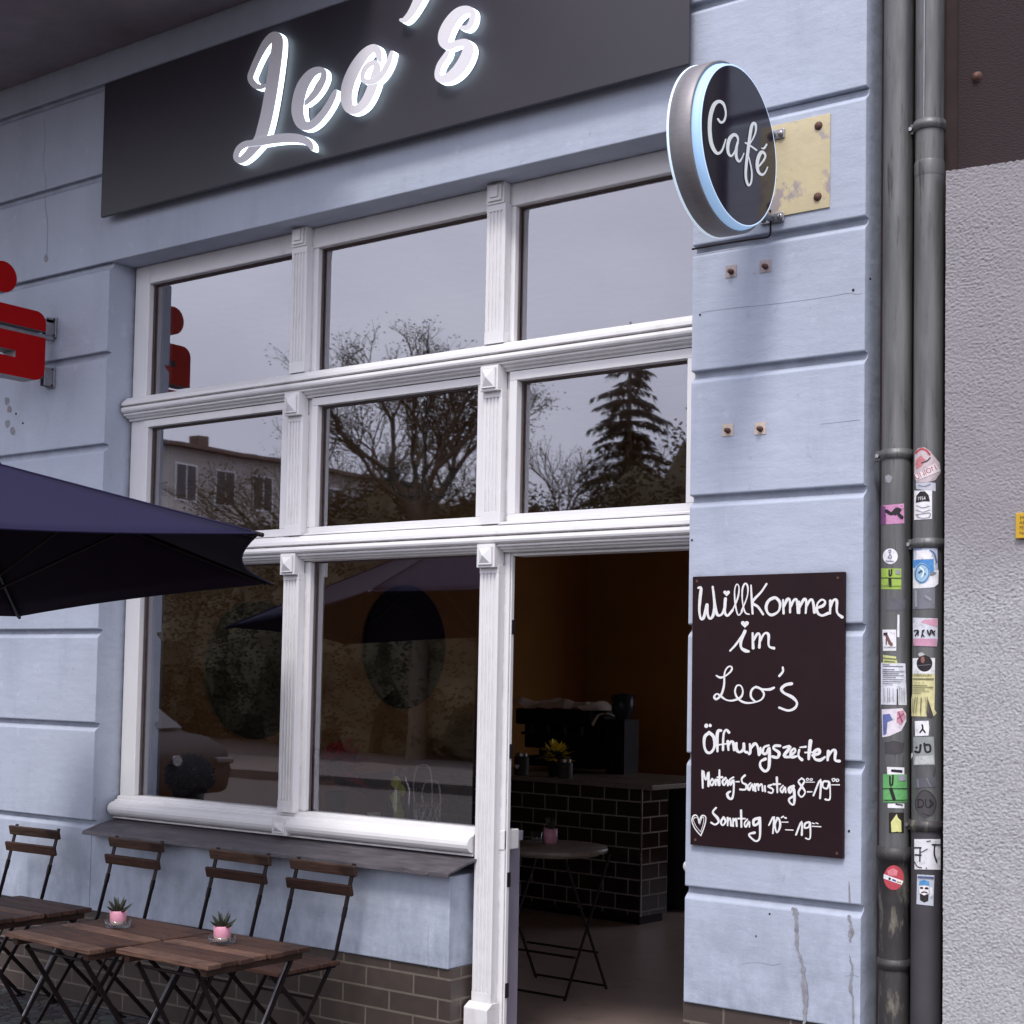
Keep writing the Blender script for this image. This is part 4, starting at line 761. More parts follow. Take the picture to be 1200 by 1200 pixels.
# ------------------------------------------------------------------ red projecting sign on the left
XS = W(63, 385, 0).x
xs = XS+.05
pS = lambda u, v: WX(u, v, xs)
yR = pS(53.5, 400).y; zT = pS(50, 366).z; zB = pS(50, 447).z; H = zT-zB
rs = thing('red_bank_sign', 'red three dimensional s shaped bank sign with a dot above, left edge', 'sign', (XS, 0, zB))
def rr(y0, y1, z0, z1, r0=0, r1=0, r2_=0, r3=0, n=5):
    p = []
    for (cy, cz_, r, a0) in ((y1-r1, z0+r1, r1, -PI/2), (y1-r2_, z1-r2_, r2_, 0), (y0+r3, z1-r3, r3, PI/2), (y0+r0, z0+r0, r0, PI)):
        if r < 1e-5: p.append((cy, cz_))
        else: p += [(cy+r*math.cos(a0+PI/2*k/n), cz_+r*math.sin(a0+PI/2*k/n)) for k in range(n+1)]
    return p
yL = yR-H*1.12; g = H*.095; hb = (H-2*g)/3; r = H*.17
b = MB()
def redplate(p):
    b.prism(p, XS-.05, XS+.05, 'x', 1)
    v = [(XS+.0505, q[0], q[1]) for q in p]; b.add(v, [list(range(len(v)))], 0); v = [(XS-.0505, q[0], q[1]) for q in p]; b.add(v, [list(range(len(v)))[::-1]], 0)
redplate([(yR, zT-hb), (yR, zT-r)]+[(yR-r+r*math.cos(PI/2*k/6), zT-r+r*math.sin(PI/2*k/6)) for k in range(7)]+[(yL+r+r*math.cos(PI/2+PI/2*k/6), zT-r+r*math.sin(PI/2+PI/2*k/6)) for k in range(7)]+
         [(yL, zB+g+hb), (yL+H*.62, zB+g+hb), (yL+H*.62, zB+hb), (yL, zB+hb), (yL, zB+r)]+[(yL+r-r*math.cos(PI/2*k/6), zB+r-r*math.sin(PI/2*k/6)) for k in range(7)]+[(yR-r+r*math.cos(-PI/2+PI/2*k/6), zB+r+r*math.sin(-PI/2+PI/2*k/6)) for k in range(7)]+
         [(yR, zT-hb-g), (yL+H*.30, zT-hb-g), (yL+H*.30, zT-hb)])
obj('letter_body', b, ['red', 'grey_side'], rs)
cd = pS(4, 324); rd = .5*abs(pS(5, 306).z-pS(5, 342.5).z)
b = MB(); b.lathe([(rd, -.05), (rd, .05)], (XS, cd.y, cd.z), 40, mi=1, axis='x')
for s_ in (-1, 1): b.add([(XS+.0505*s_, cd.y+rd*math.cos(2*PI*k/40), cd.z+rd*math.sin(2*PI*k/40)) for k in range(40)], [list(range(40))], 0)
obj('dot', b, ['red', 'grey_side'], rs)
zs1 = W(63, 385, 0).z; zs2 = W(58, 444, 0).z
b = MB(); b.box(XS-.02, XS+.02, yL+.05, -.012, zT-hb-g*.8, zT-hb-g*.25); b.box(XS-.02, XS+.02, yR-.02, -.012, zs1+.02, zs1+.035); obj('support_rail', b, 'steel', rs)
for zz in (zs1, zs2):
    b = MB(); b.box(XS-.035, XS+.03, -.012, 0, zz-.05, zz+.05); b.box(XS-.02, XS-.012, -.06, -.012, zz-.045, zz+.045); b.box(XS+.012, XS+.02, -.06, -.012, zz-.045, zz+.045)
    bp_ = obj('bracket', b, 'steel', rs, bevel=.002)
    for dx in (-.026, .022):
        for dz in (-.04, .04): b = MB(); b.lathe([(.006, -.019), (.006, -.012)], (XS+dx, 0, zz+dz), 6, axis='y'); obj('bolt', b, 'rust', bp_)
b = MB(); b.tube([(XS, yR, zs2-.0), (XS, -.05, zs2)], .012, 8); obj('strut', b, 'steel', rs)
b = MB(); b.tube([(XS, cd.y, cd.z-rd), (XS, cd.y, zT)], .015, 8); obj('strut', b, 'steel', rs)

# ------------------------------------------------------------------ furniture outside
ch = thing('folding_chair', 'x', 'chair', (0, 0, 0), 'wooden folding chairs lined up along the cafe wall')
for s_ in (-1, 1):
    b = MB(); x = .155*s_
    pts = [(x, .195, .822), (x, .165, .70), (x, .10, .47), (x, -.235, .0)]
    b.bar(pts[0], (x, .152, .655), .019, .005, (0, 1, .2)); b.bar((x, .152, .655), (x, .141, .615), .016, .012, (1, 0, 0)); b.bar((x, .141, .615), pts[2], .017, .006, (1, 0, 0)); b.bar(pts[2], pts[3], .017, .006, (1, 0, 0)); b.bar((x, -.20, .004), (x, -.25, .004), .02, .008, (0, 0, 1))
    obj('back_leg', b, 'black', ch)
    b = MB(); x = .13*s_; b.bar((x, -.215, .435), (x, .235, .0), .017, .006, (1, 0, 0)); b.bar((x, .20, .004), (x, .25, .004), .02, .008, (0, 0, 1)); obj('front_leg', b, 'black', ch)
for z in (.795, .720):
    b = MB(); y = .195-(.822-z)*.25-.012; b.bar((-.183, y, z), (.183, y, z), .044, .016, (0, 1, .25)); obj('back_slat', b, 'wood2' if z > .75 else 'wood', ch, bevel=.004)
for i in range(6):
    y = .075-.058*i; b = MB(); b.box(-.185, .185, y-.024, y+.024, .440-.006*(i % 2 == 5), .456); obj('seat_slat', b, 'wood', ch, bevel=.003)
for s_ in (-1, 1): b = MB(); b.bar((.14*s_, .11, .43), (.14*s_, -.235, .43), .02, .012, (0, 0, 1)); obj('seat_rail', b, 'black', ch)
for p_, q_ in (((-.16, .095, .452), (.16, .095, .452)), ((-.155, -.205, .045), (.155, -.205, .045)), ((-.13, .20, .035), (.13, .20, .035)), ((-.155, -.005, .32), (.155, -.005, .32))): b = MB(); b.tube([p_, q_], .005); obj('cross_rod', b, 'black', ch)
labs = ['folding chair with dark wooden slats at the far left, behind the cropped table', 'folding chair behind the first pink succulent pot, second from the left', 'folding chair behind the right hand pink succulent pot, third from the left', 'rightmost folding chair with sunlit worn back slats beside the right table']
for i, (x, dy, rz) in enumerate(((-6.148, -.30, .03), (-5.418, -.295, 0), (-4.756, -.29, -.01), (-4.275, -.29, -.015))):
    o = ch if i == 0 else copy_tree(ch); o.location = (x, dy, 0); o.rotation_euler = (0, 0, rz); o['label'] = labs[i]
tb = thing('folding_table', 'x', 'table', (0, 0, 0), 'small slatted folding tables in front of the cafe')
for i in range(7):
    y = -.2+.0665*i; b = MB(); b.box(-.222+.006*math.sin(i*2.1), .222+.006*math.sin(i*3.7), y-.0300, y+.0300, .684, .700); obj('top_slat', b, 'wood2' if i in (0, 3) else 'wood', tb, bevel=.003)
for s_ in (-1, 1): b = MB(); b.box(.185*s_-.012, .185*s_+.012, -.215, .215, .6605, .6838); obj('top_batten', b, 'wood', tb, bevel=.002)
for s_ in (-1, 1):
    for t_ in (-1, 1):
        b = MB(); x = s_*(.165 if t_ > 0 else .145); b.bar((x, .20*t_, .662), (x, -.215*t_, .0), .014, .007, (1, 0, 0)); b.bar((x, -.195*t_, .004), (x, -.24*t_, .004), .02, .008, (0, 0, 1)); obj('leg', b, 'black', tb)
    b = MB(); b.bar((.176*s_, .16, .655), (.176*s_, -.02, .34), .006, .004, (1, 0, 0)); obj('brace', b, 'steel' if s_ > 0 else 'black', tb)
for t_ in (-1, 1):
    for z_ in (.03, .65): b = MB(); b.tube([(-.165, .2*t_*(.95 if z_ > .1 else 1), z_), (.165, .2*t_*(.95 if z_ > .1 else 1), z_)], .005); obj('stretcher', b, 'black', tb)
tl = ['folding table cut off by the left edge, without any pot', 'middle folding table with a pink potted succulent near its centre', 'right folding table with pale worn slats and a pink pot']
for i, (x, y, rz, s_) in enumerate(((-4.80, -1.235, -.02, 1), (-4.125, -1.285, -.06, 1.08), (-3.665, -1.240, 0, .96))):
    o = tb if i == 0 else copy_tree(tb); o.location = (x, y, -.003*i); o.rotation_euler = (0, 0, rz); o.scale = (s_, s_, 1); o['label'] = tl[i]
for i, (u, v, zt) in enumerate(((138, 1087, .6972), (260, 1106, .6942))):
    q = WZ(u, v, zt); t = thing('potted_succulent', ['pink pot with a spiky succulent on the middle table', 'pink pot with a spiky succulent on the right table'][i], 'potted plant', q, 'pink potted succulents on the outdoor tables')
    b = MB(); b.lathe([(.040, .002), (.043, .006), (.045, .026), (.0435, .026), (.0415, .007), (0, .007)], q, 24); obj('glass_saucer', b, 'clear', t)
    b = MB(); b.lathe([(.018, .008), (.022, .010), (.0265, .024), (.0262, .0245)], q, 24); obj('pot_foot', b, 'cream', t)
    b = MB(); b.lathe([(.0265, .0245), (.0275, .028), (.0285, .056), (.0265, .0585), (.0245, .056), (.024, .050), (0, .050)], q, 24); obj('pot', b, 'pink', t)
    b = MB(); o = q+Vector((0, 0, .050))
    for k in range(26):
        a = k*2.4; e = .25+1.1*((k % 13)/13); d = Vector((math.cos(a)*math.cos(e), math.sin(a)*math.cos(e), math.sin(e))); l = .046+.008*random.random()
        b.tube([o, o+d*l*.3, o+d*l*.7+Vector((0, 0, .002)), o+d*l+Vector((0, 0, .006))], [.004, .0052, .0035, .0004], 6)
    obj('succulent', b, 'succ', t)
# parasol
um = thing('parasol', 'open navy blue parasol slightly tilted over the tables, cut by the left edge', 'parasol', (-4.969, -1.388, 0))
c0 = Vector((-4.969, -1.388, 1.899)); Nn = Vector((-.107, -.0125, 1)).normalized(); ax = Vector((0, 1, 0)).cross(Nn).normalized(); bx_ = Nn.cross(ax)
RU, HU, ph = 1.319, .478, .248
def up_(a, rho, z): return c0+RU*rho*(math.cos(a)*ax+math.sin(a)*bx_)+Nn*z
b = MB()
HEM, HEM2 = [], []
for k in range(6):
    n, mm = 10, 10; vs = []
    for i in range(n+1):
        t = i/n
        for j in range(mm+1):
            s_ = j/mm; p0 = up_(ph+k*PI/3, t, HU*(1-t)); p1 = up_(ph+(k+1)*PI/3, t, HU*(1-t)); p = p0.lerp(p1, s_)
            sag = 4*s_*(1-s_); ce = up_(0, 0, HU*(1-t))
            p = p+(ce-p)*(.075*sag*t*t)-Nn*(.035*sag*t*(1-t)*2)
            vs.append(p)
    b.add(vs, [(i*(mm+1)+j, i*(mm+1)+j+1, (i+1)*(mm+1)+j+1, (i+1)*(mm+1)+j) for i in range(n) for j in range(mm)], 0, True); HEM.append(vs[-(mm+1):]); HEM2.append([vs[i*(mm+1)]+Nn*.002 for i in range(n+1)])
canopy = obj('canopy', b, 'navy', um)
b = MB()
for k in range(6): b.tube(HEM[k], .0045, 6); b.tube(HEM2[k], .0035, 6)
obj('hem', b, 'navy', canopy)
sd_ = canopy.modifiers.new('cloth', 'SOLIDIFY'); sd_.thickness = .004; sd_.offset = -1; canopy.data.materials.append(M['underside_shade']); sd_.material_offset = 1; sd_.material_offset_rim = 0
b = MB(); b.add([up_(0, 0, HU+.03)]+[up_(ph+k*PI/3, .17, HU*.86+.012) for k in range(6)], [(0, 1+k, 1+(k+1) % 6) for k in range(6)], 0, True); obj('vent_cap', b, 'navy', canopy)
for k in range(6):
    b = MB(); b.tube([up_(ph+k*PI/3, .03, HU*.95-.018), up_(ph+k*PI/3, .985, HU*.015-.012)], .007, 6); rb = obj('rib', b, 'black', um)
    b = MB(); b.tube([up_(0, 0, -.12), up_(ph+k*PI/3, .52, HU*.48-.025)], .006, 6); obj('strut', b, 'black', rb)
    b = MB(); b.tube([up_(ph+k*PI/3, .98, HU*.02-.004), up_(ph+k*PI/3, 1.012, -.008)], .008, 6); obj('rib_tip', b, 'black', rb)
b = MB(); b.tube([up_(0, 0, HU+.02), up_(0, 0, -.2), (c0.x, c0.y, 1.5), (c0.x, c0.y, .0)], .019, 12); b.lathe([(.03, 0), (.03, .09)], up_(0, 0, -.16), 12); obj('pole', b, 'black', um)
b = MB(); b.tube([up_(0, 0, HU+.02), up_(0, 0, HU+.07)], [.02, .008], 10); obj('finial', b, 'black', um)
b = MB(); b.lathe([(.24, 0), (.24, .05), (.20, .07), (.035, .08), (.035, .30), (.022, .30)], (c0.x, c0.y, 0), 28); obj('base', b, 'pot', um)

# ------------------------------------------------------------------ drainpipes with stickers
def mkpipe(u0, u1, y, name, label):
    pa, pb = W(u0, 560, y), W(u1, 560, y); return (pa.x+pb.x)/2, y
PX1, PYY = -1.908, .055; PR = .0475
PX1 = (W(1033, 640, PYY).x+W(1067.5, 640, PYY).x)/2; PR1 = abs(W(1067.5, 640, PYY).x-W(1033, 640, PYY).x)/2*.955
PX2 = (W(1070, 640, PYY).x+W(1104.5, 640, PYY).x)/2; PR2 = abs(W(1104.5, 640, PYY).x-W(1070, 640, PYY).x)/2*.955
def cylmap(px_, r):
    def f(u, v, h):
        d = ray(u, v); o = C-Vector((px_, PYY, 0)); R_ = r+h
        A_ = d.x*d.x+d.y*d.y; B_ = 2*(o.x*d.x+o.y*d.y); C_ = o.x*o.x+o.y*o.y-R_*R_; di = B_*B_-4*A_*C_
        if di < 0: t = -B_/(2*A_); p = o+d*t; l = math.hypot(p.x, p.y); p = Vector((p.x/l*R_, p.y/l*R_, p.z))
        else: p = o+d*((-B_-math.sqrt(di))/(2*A_))
        return p+Vector((px_, PYY, 0))
    return f
zof = lambda v, px_: W(1050 if px_ == PX1 else 1088, v, PYY-.045).z
d1 = thing('drainpipe', 'left grey downpipe with a cast iron foot section next to the blue pier', 'drainpipe', (PX1, PYY, 0), 'grey sticker covered drainpipes')
d2 = thing('drainpipe', 'right grey downpipe with many stickers next to the roughcast wall', 'drainpipe', (PX2, PYY, 0), 'grey sticker covered drainpipes')
zc1 = zof(998, PX1); zn = zof(1062, PX1); zk = zof(1130, PX1)
b = MB(); b.tube([(PX1, PYY, zc1), (PX1, PYY, 9)], PR1, 28); obj('zinc_tube', b, 'pipe', d1)
b = MB(); b.lathe([(PR1*1.0, -.1), (PR1*1.0, zk), (PR1*.98, zn-.02), (PR1*1.02, zn), (PR1*1.10, zn+.02), (PR1*1.12, zc1-.03), (PR1*1.20, zc1-.028), (PR1*1.20, zc1), (PR1*1.12, zc1+.004), (PR1*1.1, zc1+.012), (PR1, zc1+.012)], (PX1, PYY, 0), 28); obj('iron_foot', b, 'pipelow', d1, label='dark cast iron lower section with bare scraped patches')
zt2 = zof(1046, PX2)
b = MB(); b.tube([(PX2, PYY, -.1), (PX2, PYY, zof(968, PX2))], PR2*1.01, 28); obj('iron_foot', b, mat('dark_painted_pipe', (.055, .051, .058), .5, var=.15), d2)
b = MB(); b.tube([(PX2, PYY, zof(970, PX2)), (PX2, PYY, zof(203, PX2))], PR2, 28); obj('zinc_tube', b, 'pipe', d2)
b = MB(); b.tube([(PX2, PYY, zof(203, PX2)+.0), (PX2, PYY, 9)], PR2*.97, 28); b.lathe([(PR2*1.01, zof(203, PX2)), (PR2*1.03, zof(201, PX2)), (PR2*1.03, zof(187, PX2)), (PR2*1.0, zof(185, PX2))], (PX2, PYY, 0), 28); obj('zinc_tube', b, 'pipe', d2)
q = cylmap(PX2, PR2)(1083, 60, .001); b = MB(); b.tube([(q.x, q.y, zof(140, PX2)), (q.x, q.y, 9)], .002, 6); obj('seam', b, 'steel', d2)
def clamp(d, px_, pr_, v, lug=True):
    z = zof(v, px_); b = MB(); b.lathe([(pr_, z-.017), (pr_+.005, z-.015), (pr_+.0055, z-.005), (pr_+.0085, z), (pr_+.0055, z+.005), (pr_+.005, z+.015), (pr_, z+.017)], (px_, PYY, 0), 28)
    if lug: b.box(px_-pr_-.022, px_-pr_+.004, PYY-.012, PYY+.004, z-.016, z+.016); b.bar((px_-pr_-.012, PYY-.004, z), (px_-pr_-.012, .135, z), .01, .01, (0, 0, 1))
    k = obj('clamp', b, 'pipelow' if v > 900 else 'pipe', d)
    if lug: b = MB(); b.lathe([(.0065, -.02), (.0065, -.008)], (px_-pr_-.012, PYY, z), 8, axis='y'); obj('clamp_screw', b, 'chrome', k)
clamp(d1, PX1, PR1, 531); clamp(d1, PX1, PR1, 1132, False)
clamp(d2, PX2, PR2, 143); clamp(d2, PX2, PR2, 636); clamp(d2, PX2, PR2*1.01, 969)
SM = {}
def dense(p, d=2.5):
    if len(p) > 2: return p
    (a, b_), (c, e) = p; n = max(1, int(math.hypot(c-a, e-b_)/d)); return [(a+(c-a)*i/n, b_+(e-b_)*i/n) for i in range(n+1)]
def smat(c, r=.55):
    if c not in SM: SM[c] = mat('sticker_paper_%d' % len(SM), [.82*k_+.18*(sum(srgb(*c))/3) for k_ in srgb(*c)], r, var=.12, scale=50, dark=[.45*k_+.03 for k_ in srgb(*c)], dscale=45, dmin=.54, dmax=.72)
    return SM[c]
def sticker(pipe, lab, poly, col, marks=()):
    if poly[0][1] == 'c': poly = circ(*poly[0][2:])
    px_, r, d = ((PX1, PR1, d1) if pipe == 1 else (PX2, PR2*1.012, d2)); f = cylmap(px_, r+(.0055 if pipe == 1 and poly[0][1] > 1000 else 0))
    b = MB(); patch(b, poly, f, .0007, 0, 3); o = obj('sticker', b, smat(col), d, label=lab)
    cols = []; b = MB()
    for i, mk in enumerate(marks):
        kind, c = mk[0], mk[1]
        if c not in cols: cols.append(c)
        mi = cols.index(c); h = .0012+.00025*i
        if kind == 'p': patch(b, mk[2], f, h, mi, 3)
        elif kind == 's': stroke(b, dense(mk[2]), mk[3], f, h-.0005, h, mi)
        elif kind == 't': words(b, mk[2], mk[3], mk[4], mk[5], f, h, mi, mk[6] if len(mk) > 6 else 1., mk[7] if len(mk) > 7 else 0)
    if b.f: obj('print', b, [smat(c) for c in cols], o)
rect = lambda a, b_, c, d: [(a, b_), (c, b_), (c, d), (a, d)]
K_ = (28, 22, 28); Wh = (235, 234, 238)
# coordinates are photograph pixels; helper for the zoomed views
Z1 = lambda x, y: (1020+x/8, 510+y/8); Z2 = lambda x, y: (1020+x/8, 640+y/8); Z3 = lambda x, y: (1020+x/8, 760+y/8); Z4 = lambda x, y: (1020+x/6.667, 890+y/6.667)
sticker(1, 'pink sticker with dark scribble', [Z1(90, 660), Z1(315, 640), Z1(318, 825), Z1(90, 840)], (205, 130, 180), [('p', (120, 60, 120), [Z1(92, 662), Z1(140, 668), Z1(145, 835), Z1(92, 838)]), ('s', K_, [Z1(150, 710), Z1(200, 735), Z1(250, 690), Z1(265, 740), Z1(295, 770)], 4), ('s', K_, [Z1(230, 740), Z1(280, 700), Z1(265, 690)], 3), ('s', (60, 30, 70), [Z1(100, 770), Z1(135, 755)], 2), ('s', (230, 170, 210), [Z1(275, 655), Z1(305, 655), Z1(305, 680), Z1(275, 680), Z1(275, 655)], .7)])
sticker(1, 'round white sticker', [(0, 'c', 1043.3, 651.8, 8.8, 9.2)], Wh, [('s', (140, 140, 165), [Z2(170, 45), Z2(185, 35), Z2(190, 55), Z2(175, 60)], 1.2), ('s', (140, 140, 165), [Z2(180, 70), Z2(200, 105), Z2(165, 110), Z2(185, 80)], 1.3), ('s', (150, 150, 175), [Z2(145, 138), Z2(215, 142)], 1.2)])
sticker(1, 'lime green sticker with black strokes', [Z2(102, 208), Z2(290, 210), Z2(290, 405), Z2(102, 403)], (160, 195, 50), [('s', K_, [Z2(102, 297), Z2(290, 300)], .9), ('s', K_, [Z2(176, 225), Z2(178, 275), Z2(195, 268), Z2(198, 220)], 1.8), ('s', K_, [Z2(182, 310), Z2(185, 370)], 3.6), ('s', (90, 120, 30), [Z2(102, 372), Z2(290, 374)], .7), ('p', (150, 150, 150), [Z2(235, 222), Z2(280, 222), Z2(280, 262), Z2(235, 262)])])
sticker(1, 'white strip of torn sticker', [Z2(255, 640), Z2(272, 645), Z2(272, 855), Z2(250, 850)], Wh)
sticker(1, 'white sticker with a brown seated dog', [Z2(112, 783), Z2(242, 783), Z2(242, 980), Z2(118, 982)], Wh, [('s', (120, 80, 75), [Z2(150, 835), Z2(165, 870), Z2(190, 920)], 3.4), ('s', (120, 80, 75), [Z2(150, 850), Z2(148, 920)], 1.5), ('s', (120, 80, 75), [Z2(180, 905), Z2(195, 920)], 4), ('p', (60, 45, 50), [Z2(122, 812), Z2(160, 808), Z2(158, 832), Z2(122, 836)]), ('s', (130, 130, 130), [Z2(125, 946), Z2(235, 946)], .8)])
sticker(1, 'yellow green paper remnant', [Z2(118, 1020), Z2(240, 1035), Z2(255, 1100), Z2(118, 1100)], (205, 210, 130), [('s', (120, 125, 70), [Z2(125, 1050), Z2(240, 1060)], 1.6), ('s', (120, 125, 70), [Z2(130, 1080), Z2(225, 1085)], 1.2)])
lines = [('s', (110, 112, 125), [Z3(115, y), Z3(115+x, y+2)], .8) for y, x in ((150, 60), (165, 190), (195, 110), (215, 195), (232, 150), (250, 200), (268, 120), (290, 190), (310, 170), (330, 90))]
lines += [('s', (140, 142, 155), [Z3(x, 370), Z3(x+2, 500)], .7) for x in (125, 160, 178, 212, 275, 295, 315)]
lines += [('p', (62, 58, 64), [Z3(248, 375), Z3(258, 375), Z3(262, 532), Z3(246, 532)])]
sticker(1, 'white tear off notice with cut strips', [Z3(100, 132), Z3(328, 140), Z3(342, 530), Z3(100, 525)], (222, 224, 234), lines)
sticker(1, 'ragged blue and pink picture sticker', [Z3(105, 570), Z3(300, 560), Z3(335, 610), Z3(338, 680), Z3(290, 770), Z3(180, 820), Z3(112, 832)], (225, 215, 225), [('p', (90, 105, 170), [Z3(115, 620), Z3(180, 610), Z3(210, 670), Z3(160, 690), Z3(150, 800), Z3(120, 815)]), ('p', (215, 140, 165), [Z3(250, 590), Z3(310, 580), Z3(332, 640), Z3(290, 720), Z3(245, 690)]), ('s', (150, 60, 100), [Z3(265, 600), Z3(300, 690)], 1.6), ('s', (150, 60, 100), [Z3(255, 660), Z3(310, 610)], 1.2)])
sticker(1, 'white sticker with a black mark, under the green one', [Z3(155, 1110), Z3(318, 1115), Z3(318, 1180), Z3(158, 1180)], Wh, [('s', K_, [Z3(205, 1145), Z3(290, 1152)], 3.2)])
sticker(1, 'green sticker with black strokes', [Z4(98, 115), Z4(285, 115), Z4(290, 335), Z4(100, 335)], (95, 180, 95), [('s', K_, [Z4(98, 228), Z4(288, 228)], 1.), ('s', K_, [Z4(152, 130), Z4(155, 198), Z4(172, 190), Z4(176, 125)], 2), ('s', K_, [Z4(160, 232), Z4(185, 310)], 4), ('s', K_, [Z4(105, 318), Z4(288, 318)], .9), ('p', (150, 150, 165), [Z4(220, 125), Z4(275, 122), Z4(275, 165), Z4(220, 168)])])
sticker(1, 'white sticker edge under the green one', [Z4(135, 345), Z4(265, 345), Z4(265, 382), Z4(135, 378)], Wh, [('s', K_, [Z4(200, 350), Z4(250, 356)], 1.6)])
sticker(1, 'small black sticker with a yellow burning house', [Z4(145, 415), Z4(262, 415), Z4(262, 575), Z4(145, 575)], (30, 20, 18), [('p', (225, 225, 130), [Z4(160, 490), Z4(185, 455), Z4(205, 425), Z4(215, 455), Z4(240, 480), Z4(243, 565), Z4(220, 568), Z4(218, 530), Z4(205, 530), Z4(203, 565), Z4(165, 568)])])
sticker(1, 'round red sticker with a white band', [(0, 'c', 1047.4, 1028.5, 11.8, 14.5)], (196, 45, 65), [('p', (225, 120, 130), [Z4(130, 870), Z4(180, 850), Z4(215, 870), Z4(205, 910), Z4(140, 905)]), ('p', Wh, [Z4(105, 895), Z4(258, 950), Z4(245, 980), Z4(103, 930)]), ('s', (60, 70, 140), [Z4(175, 940), Z4(195, 948)], 2), ('p', K_, circ(*Z4(150, 932), 1.6, 1.6, 8)), ('s', (200, 150, 60), [Z4(210, 955), Z4(235, 962)], 1.6)])
sticker(2, 'round red football sticker with a red and white banner', [Z1(415, 160), Z1(450, 120), Z1(510, 115), Z1(560, 150), Z1(600, 200), Z1(650, 260), Z1(660, 350), Z1(610, 420), Z1(530, 440), Z1(430, 440), Z1(412, 380)], (205, 185, 190), [('s', (190, 60, 70), [Z1(425, 165), Z1(470, 130), Z1(520, 140), Z1(555, 180)], 2.4), ('p', (210, 120, 125), [Z1(425, 230), Z1(470, 190), Z1(520, 230), Z1(480, 290), Z1(425, 320)]), ('s', (70, 60, 75), [Z1(480, 260), Z1(530, 240), Z1(560, 210)], 1.5), ('p', (235, 225, 228), [Z1(412, 375), Z1(605, 262), Z1(662, 335), Z1(430, 425)]), ('t', (190, 35, 55), 'UNION', *Z1(428, 420), 6.3, .92, -.47)])
sticker(2, 'torn white remnant', [Z1(425, 445), Z1(560, 440), Z1(612, 450), Z1(612, 525), Z1(430, 505)], (190, 192, 205), [('s', (130, 130, 150), [Z1(450, 470), Z1(510, 480), Z1(560, 460)], 1.2)])
sticker(2, 'white sticker with a black capped figure', [Z1(410, 520), Z1(578, 515), Z1(578, 785), Z1(410, 795)], Wh, [('p', K_, [Z1(425, 635), Z1(430, 570), Z1(465, 528), Z1(510, 525), Z1(545, 560), Z1(558, 622), Z1(490, 620)]), ('t', Wh, '1954', *Z1(440, 610), 4.2, .8, -.04), ('s', (120, 120, 125), [Z1(430, 660), Z1(490, 680), Z1(550, 665)], .7), ('s', (120, 120, 125), [Z1(430, 700), Z1(490, 720), Z1(555, 700)], .7), ('s', (120, 120, 125), [Z1(425, 745), Z1(490, 735), Z1(560, 730), Z1(545, 770), Z1(470, 775), Z1(425, 745)], .8)])
sticker(2, 'layered torn white and blue paper', [Z2(405, 10), Z2(628, 10), Z2(632, 220), Z2(600, 230), Z2(405, 130)], (190, 200, 220), [('p', Wh, [Z2(430, 45), Z2(560, 35), Z2(590, 120), Z2(430, 125)]), ('s', (90, 110, 170), [Z2(560, 40), Z2(600, 70), Z2(620, 150)], 1.8), ('s', (110, 130, 190), [Z2(410, 25), Z2(470, 20)], 2)])
sticker(2, 'blue and white sticker with a round emblem', [Z2(400, 128), Z2(595, 120), Z2(640, 230), Z2(636, 355), Z2(605, 355), Z2(600, 385), Z2(400, 398)], Wh, [('p', (45, 140, 215), [Z2(400, 130), Z2(594, 122), Z2(594, 250), Z2(400, 200)]), ('p', (150, 195, 225), circ(*Z2(482, 255), 9.6, 12)), ('s', (50, 110, 170), [Z2(420, 255), Z2(445, 190), Z2(490, 170), Z2(540, 205), Z2(548, 265), Z2(520, 320), Z2(475, 340), Z2(430, 310), Z2(420, 255)], 1.1), ('s', (60, 90, 120), [Z2(455, 250), Z2(485, 230), Z2(510, 262)], 2.2), ('s', (225, 240, 250), [Z2(470, 200), Z2(500, 240), Z2(480, 290)], 2)])
sticker(2, 'grey torn paper residue', [Z2(400, 395), Z2(605, 390), Z2(605, 585), Z2(400, 590)], (120, 122, 132), [('s', (150, 150, 160), [Z2(425, 420), Z2(430, 560)], 3), ('s', (150, 150, 160), [Z2(520, 470), Z2(560, 500)], 3)])
sticker(2, 'white and pink sticker with a black tag', [Z2(398, 670), Z2(632, 678), Z2(630, 870), Z2(622, 942), Z2(402, 935)], (212, 214, 224), [('p', (215, 150, 175), [Z2(500, 690), Z2(630, 680), Z2(628, 760), Z2(470, 715)]), ('p', (210, 145, 175), [Z2(402, 865), Z2(625, 868), Z2(620, 940), Z2(404, 934)]), ('s', K_, [Z2(410, 795), Z2(445, 790), Z2(420, 840)], 1.5), ('s', K_, [Z2(450, 795), Z2(445, 835)], 1.5), ('s', K_, [Z2(490, 790), Z2(480, 850)], 1.5), ('s', K_, [Z2(505, 785), Z2(485, 815), Z2(503, 848)], 1.3), ('s', K_, [Z2(535, 790), Z2(555, 835), Z2(570, 785), Z2(600, 830)], 1.8), ('s', K_, [Z2(575, 815), Z2(605, 795)], 1.3)])
YL_ = (226, 218, 150)
m_ = [('p', Wh, [Z3(398, 90), Z3(606, 88), Z3(604, 235), Z3(396, 235)]), ('p', (32, 24, 26), circ(*Z3(507, 140), 9.2, 9.6)), ('p', (150, 90, 80), circ(*Z3(490, 105), 2.4, 4, 12)), ('s', (110, 110, 118), [Z3(445, 160), Z3(565, 150)], .9), ('t', K_, 'ICHERUNGEN', *Z3(398, 262), 2.6, .93, 0)]
m_ += [('s', (105, 100, 70), [Z3(400, y), Z3(400+x, y)], w_) for y, x, w_ in ((285, 190, 1.4), (345, 130, .8), (362, 190, .9), (380, 110, .8), (398, 150, .8), (418, 70, .8))]+[('t', (150, 145, 105), '030 42 136', *Z3(405, 328), 2.1, .9, 0)]
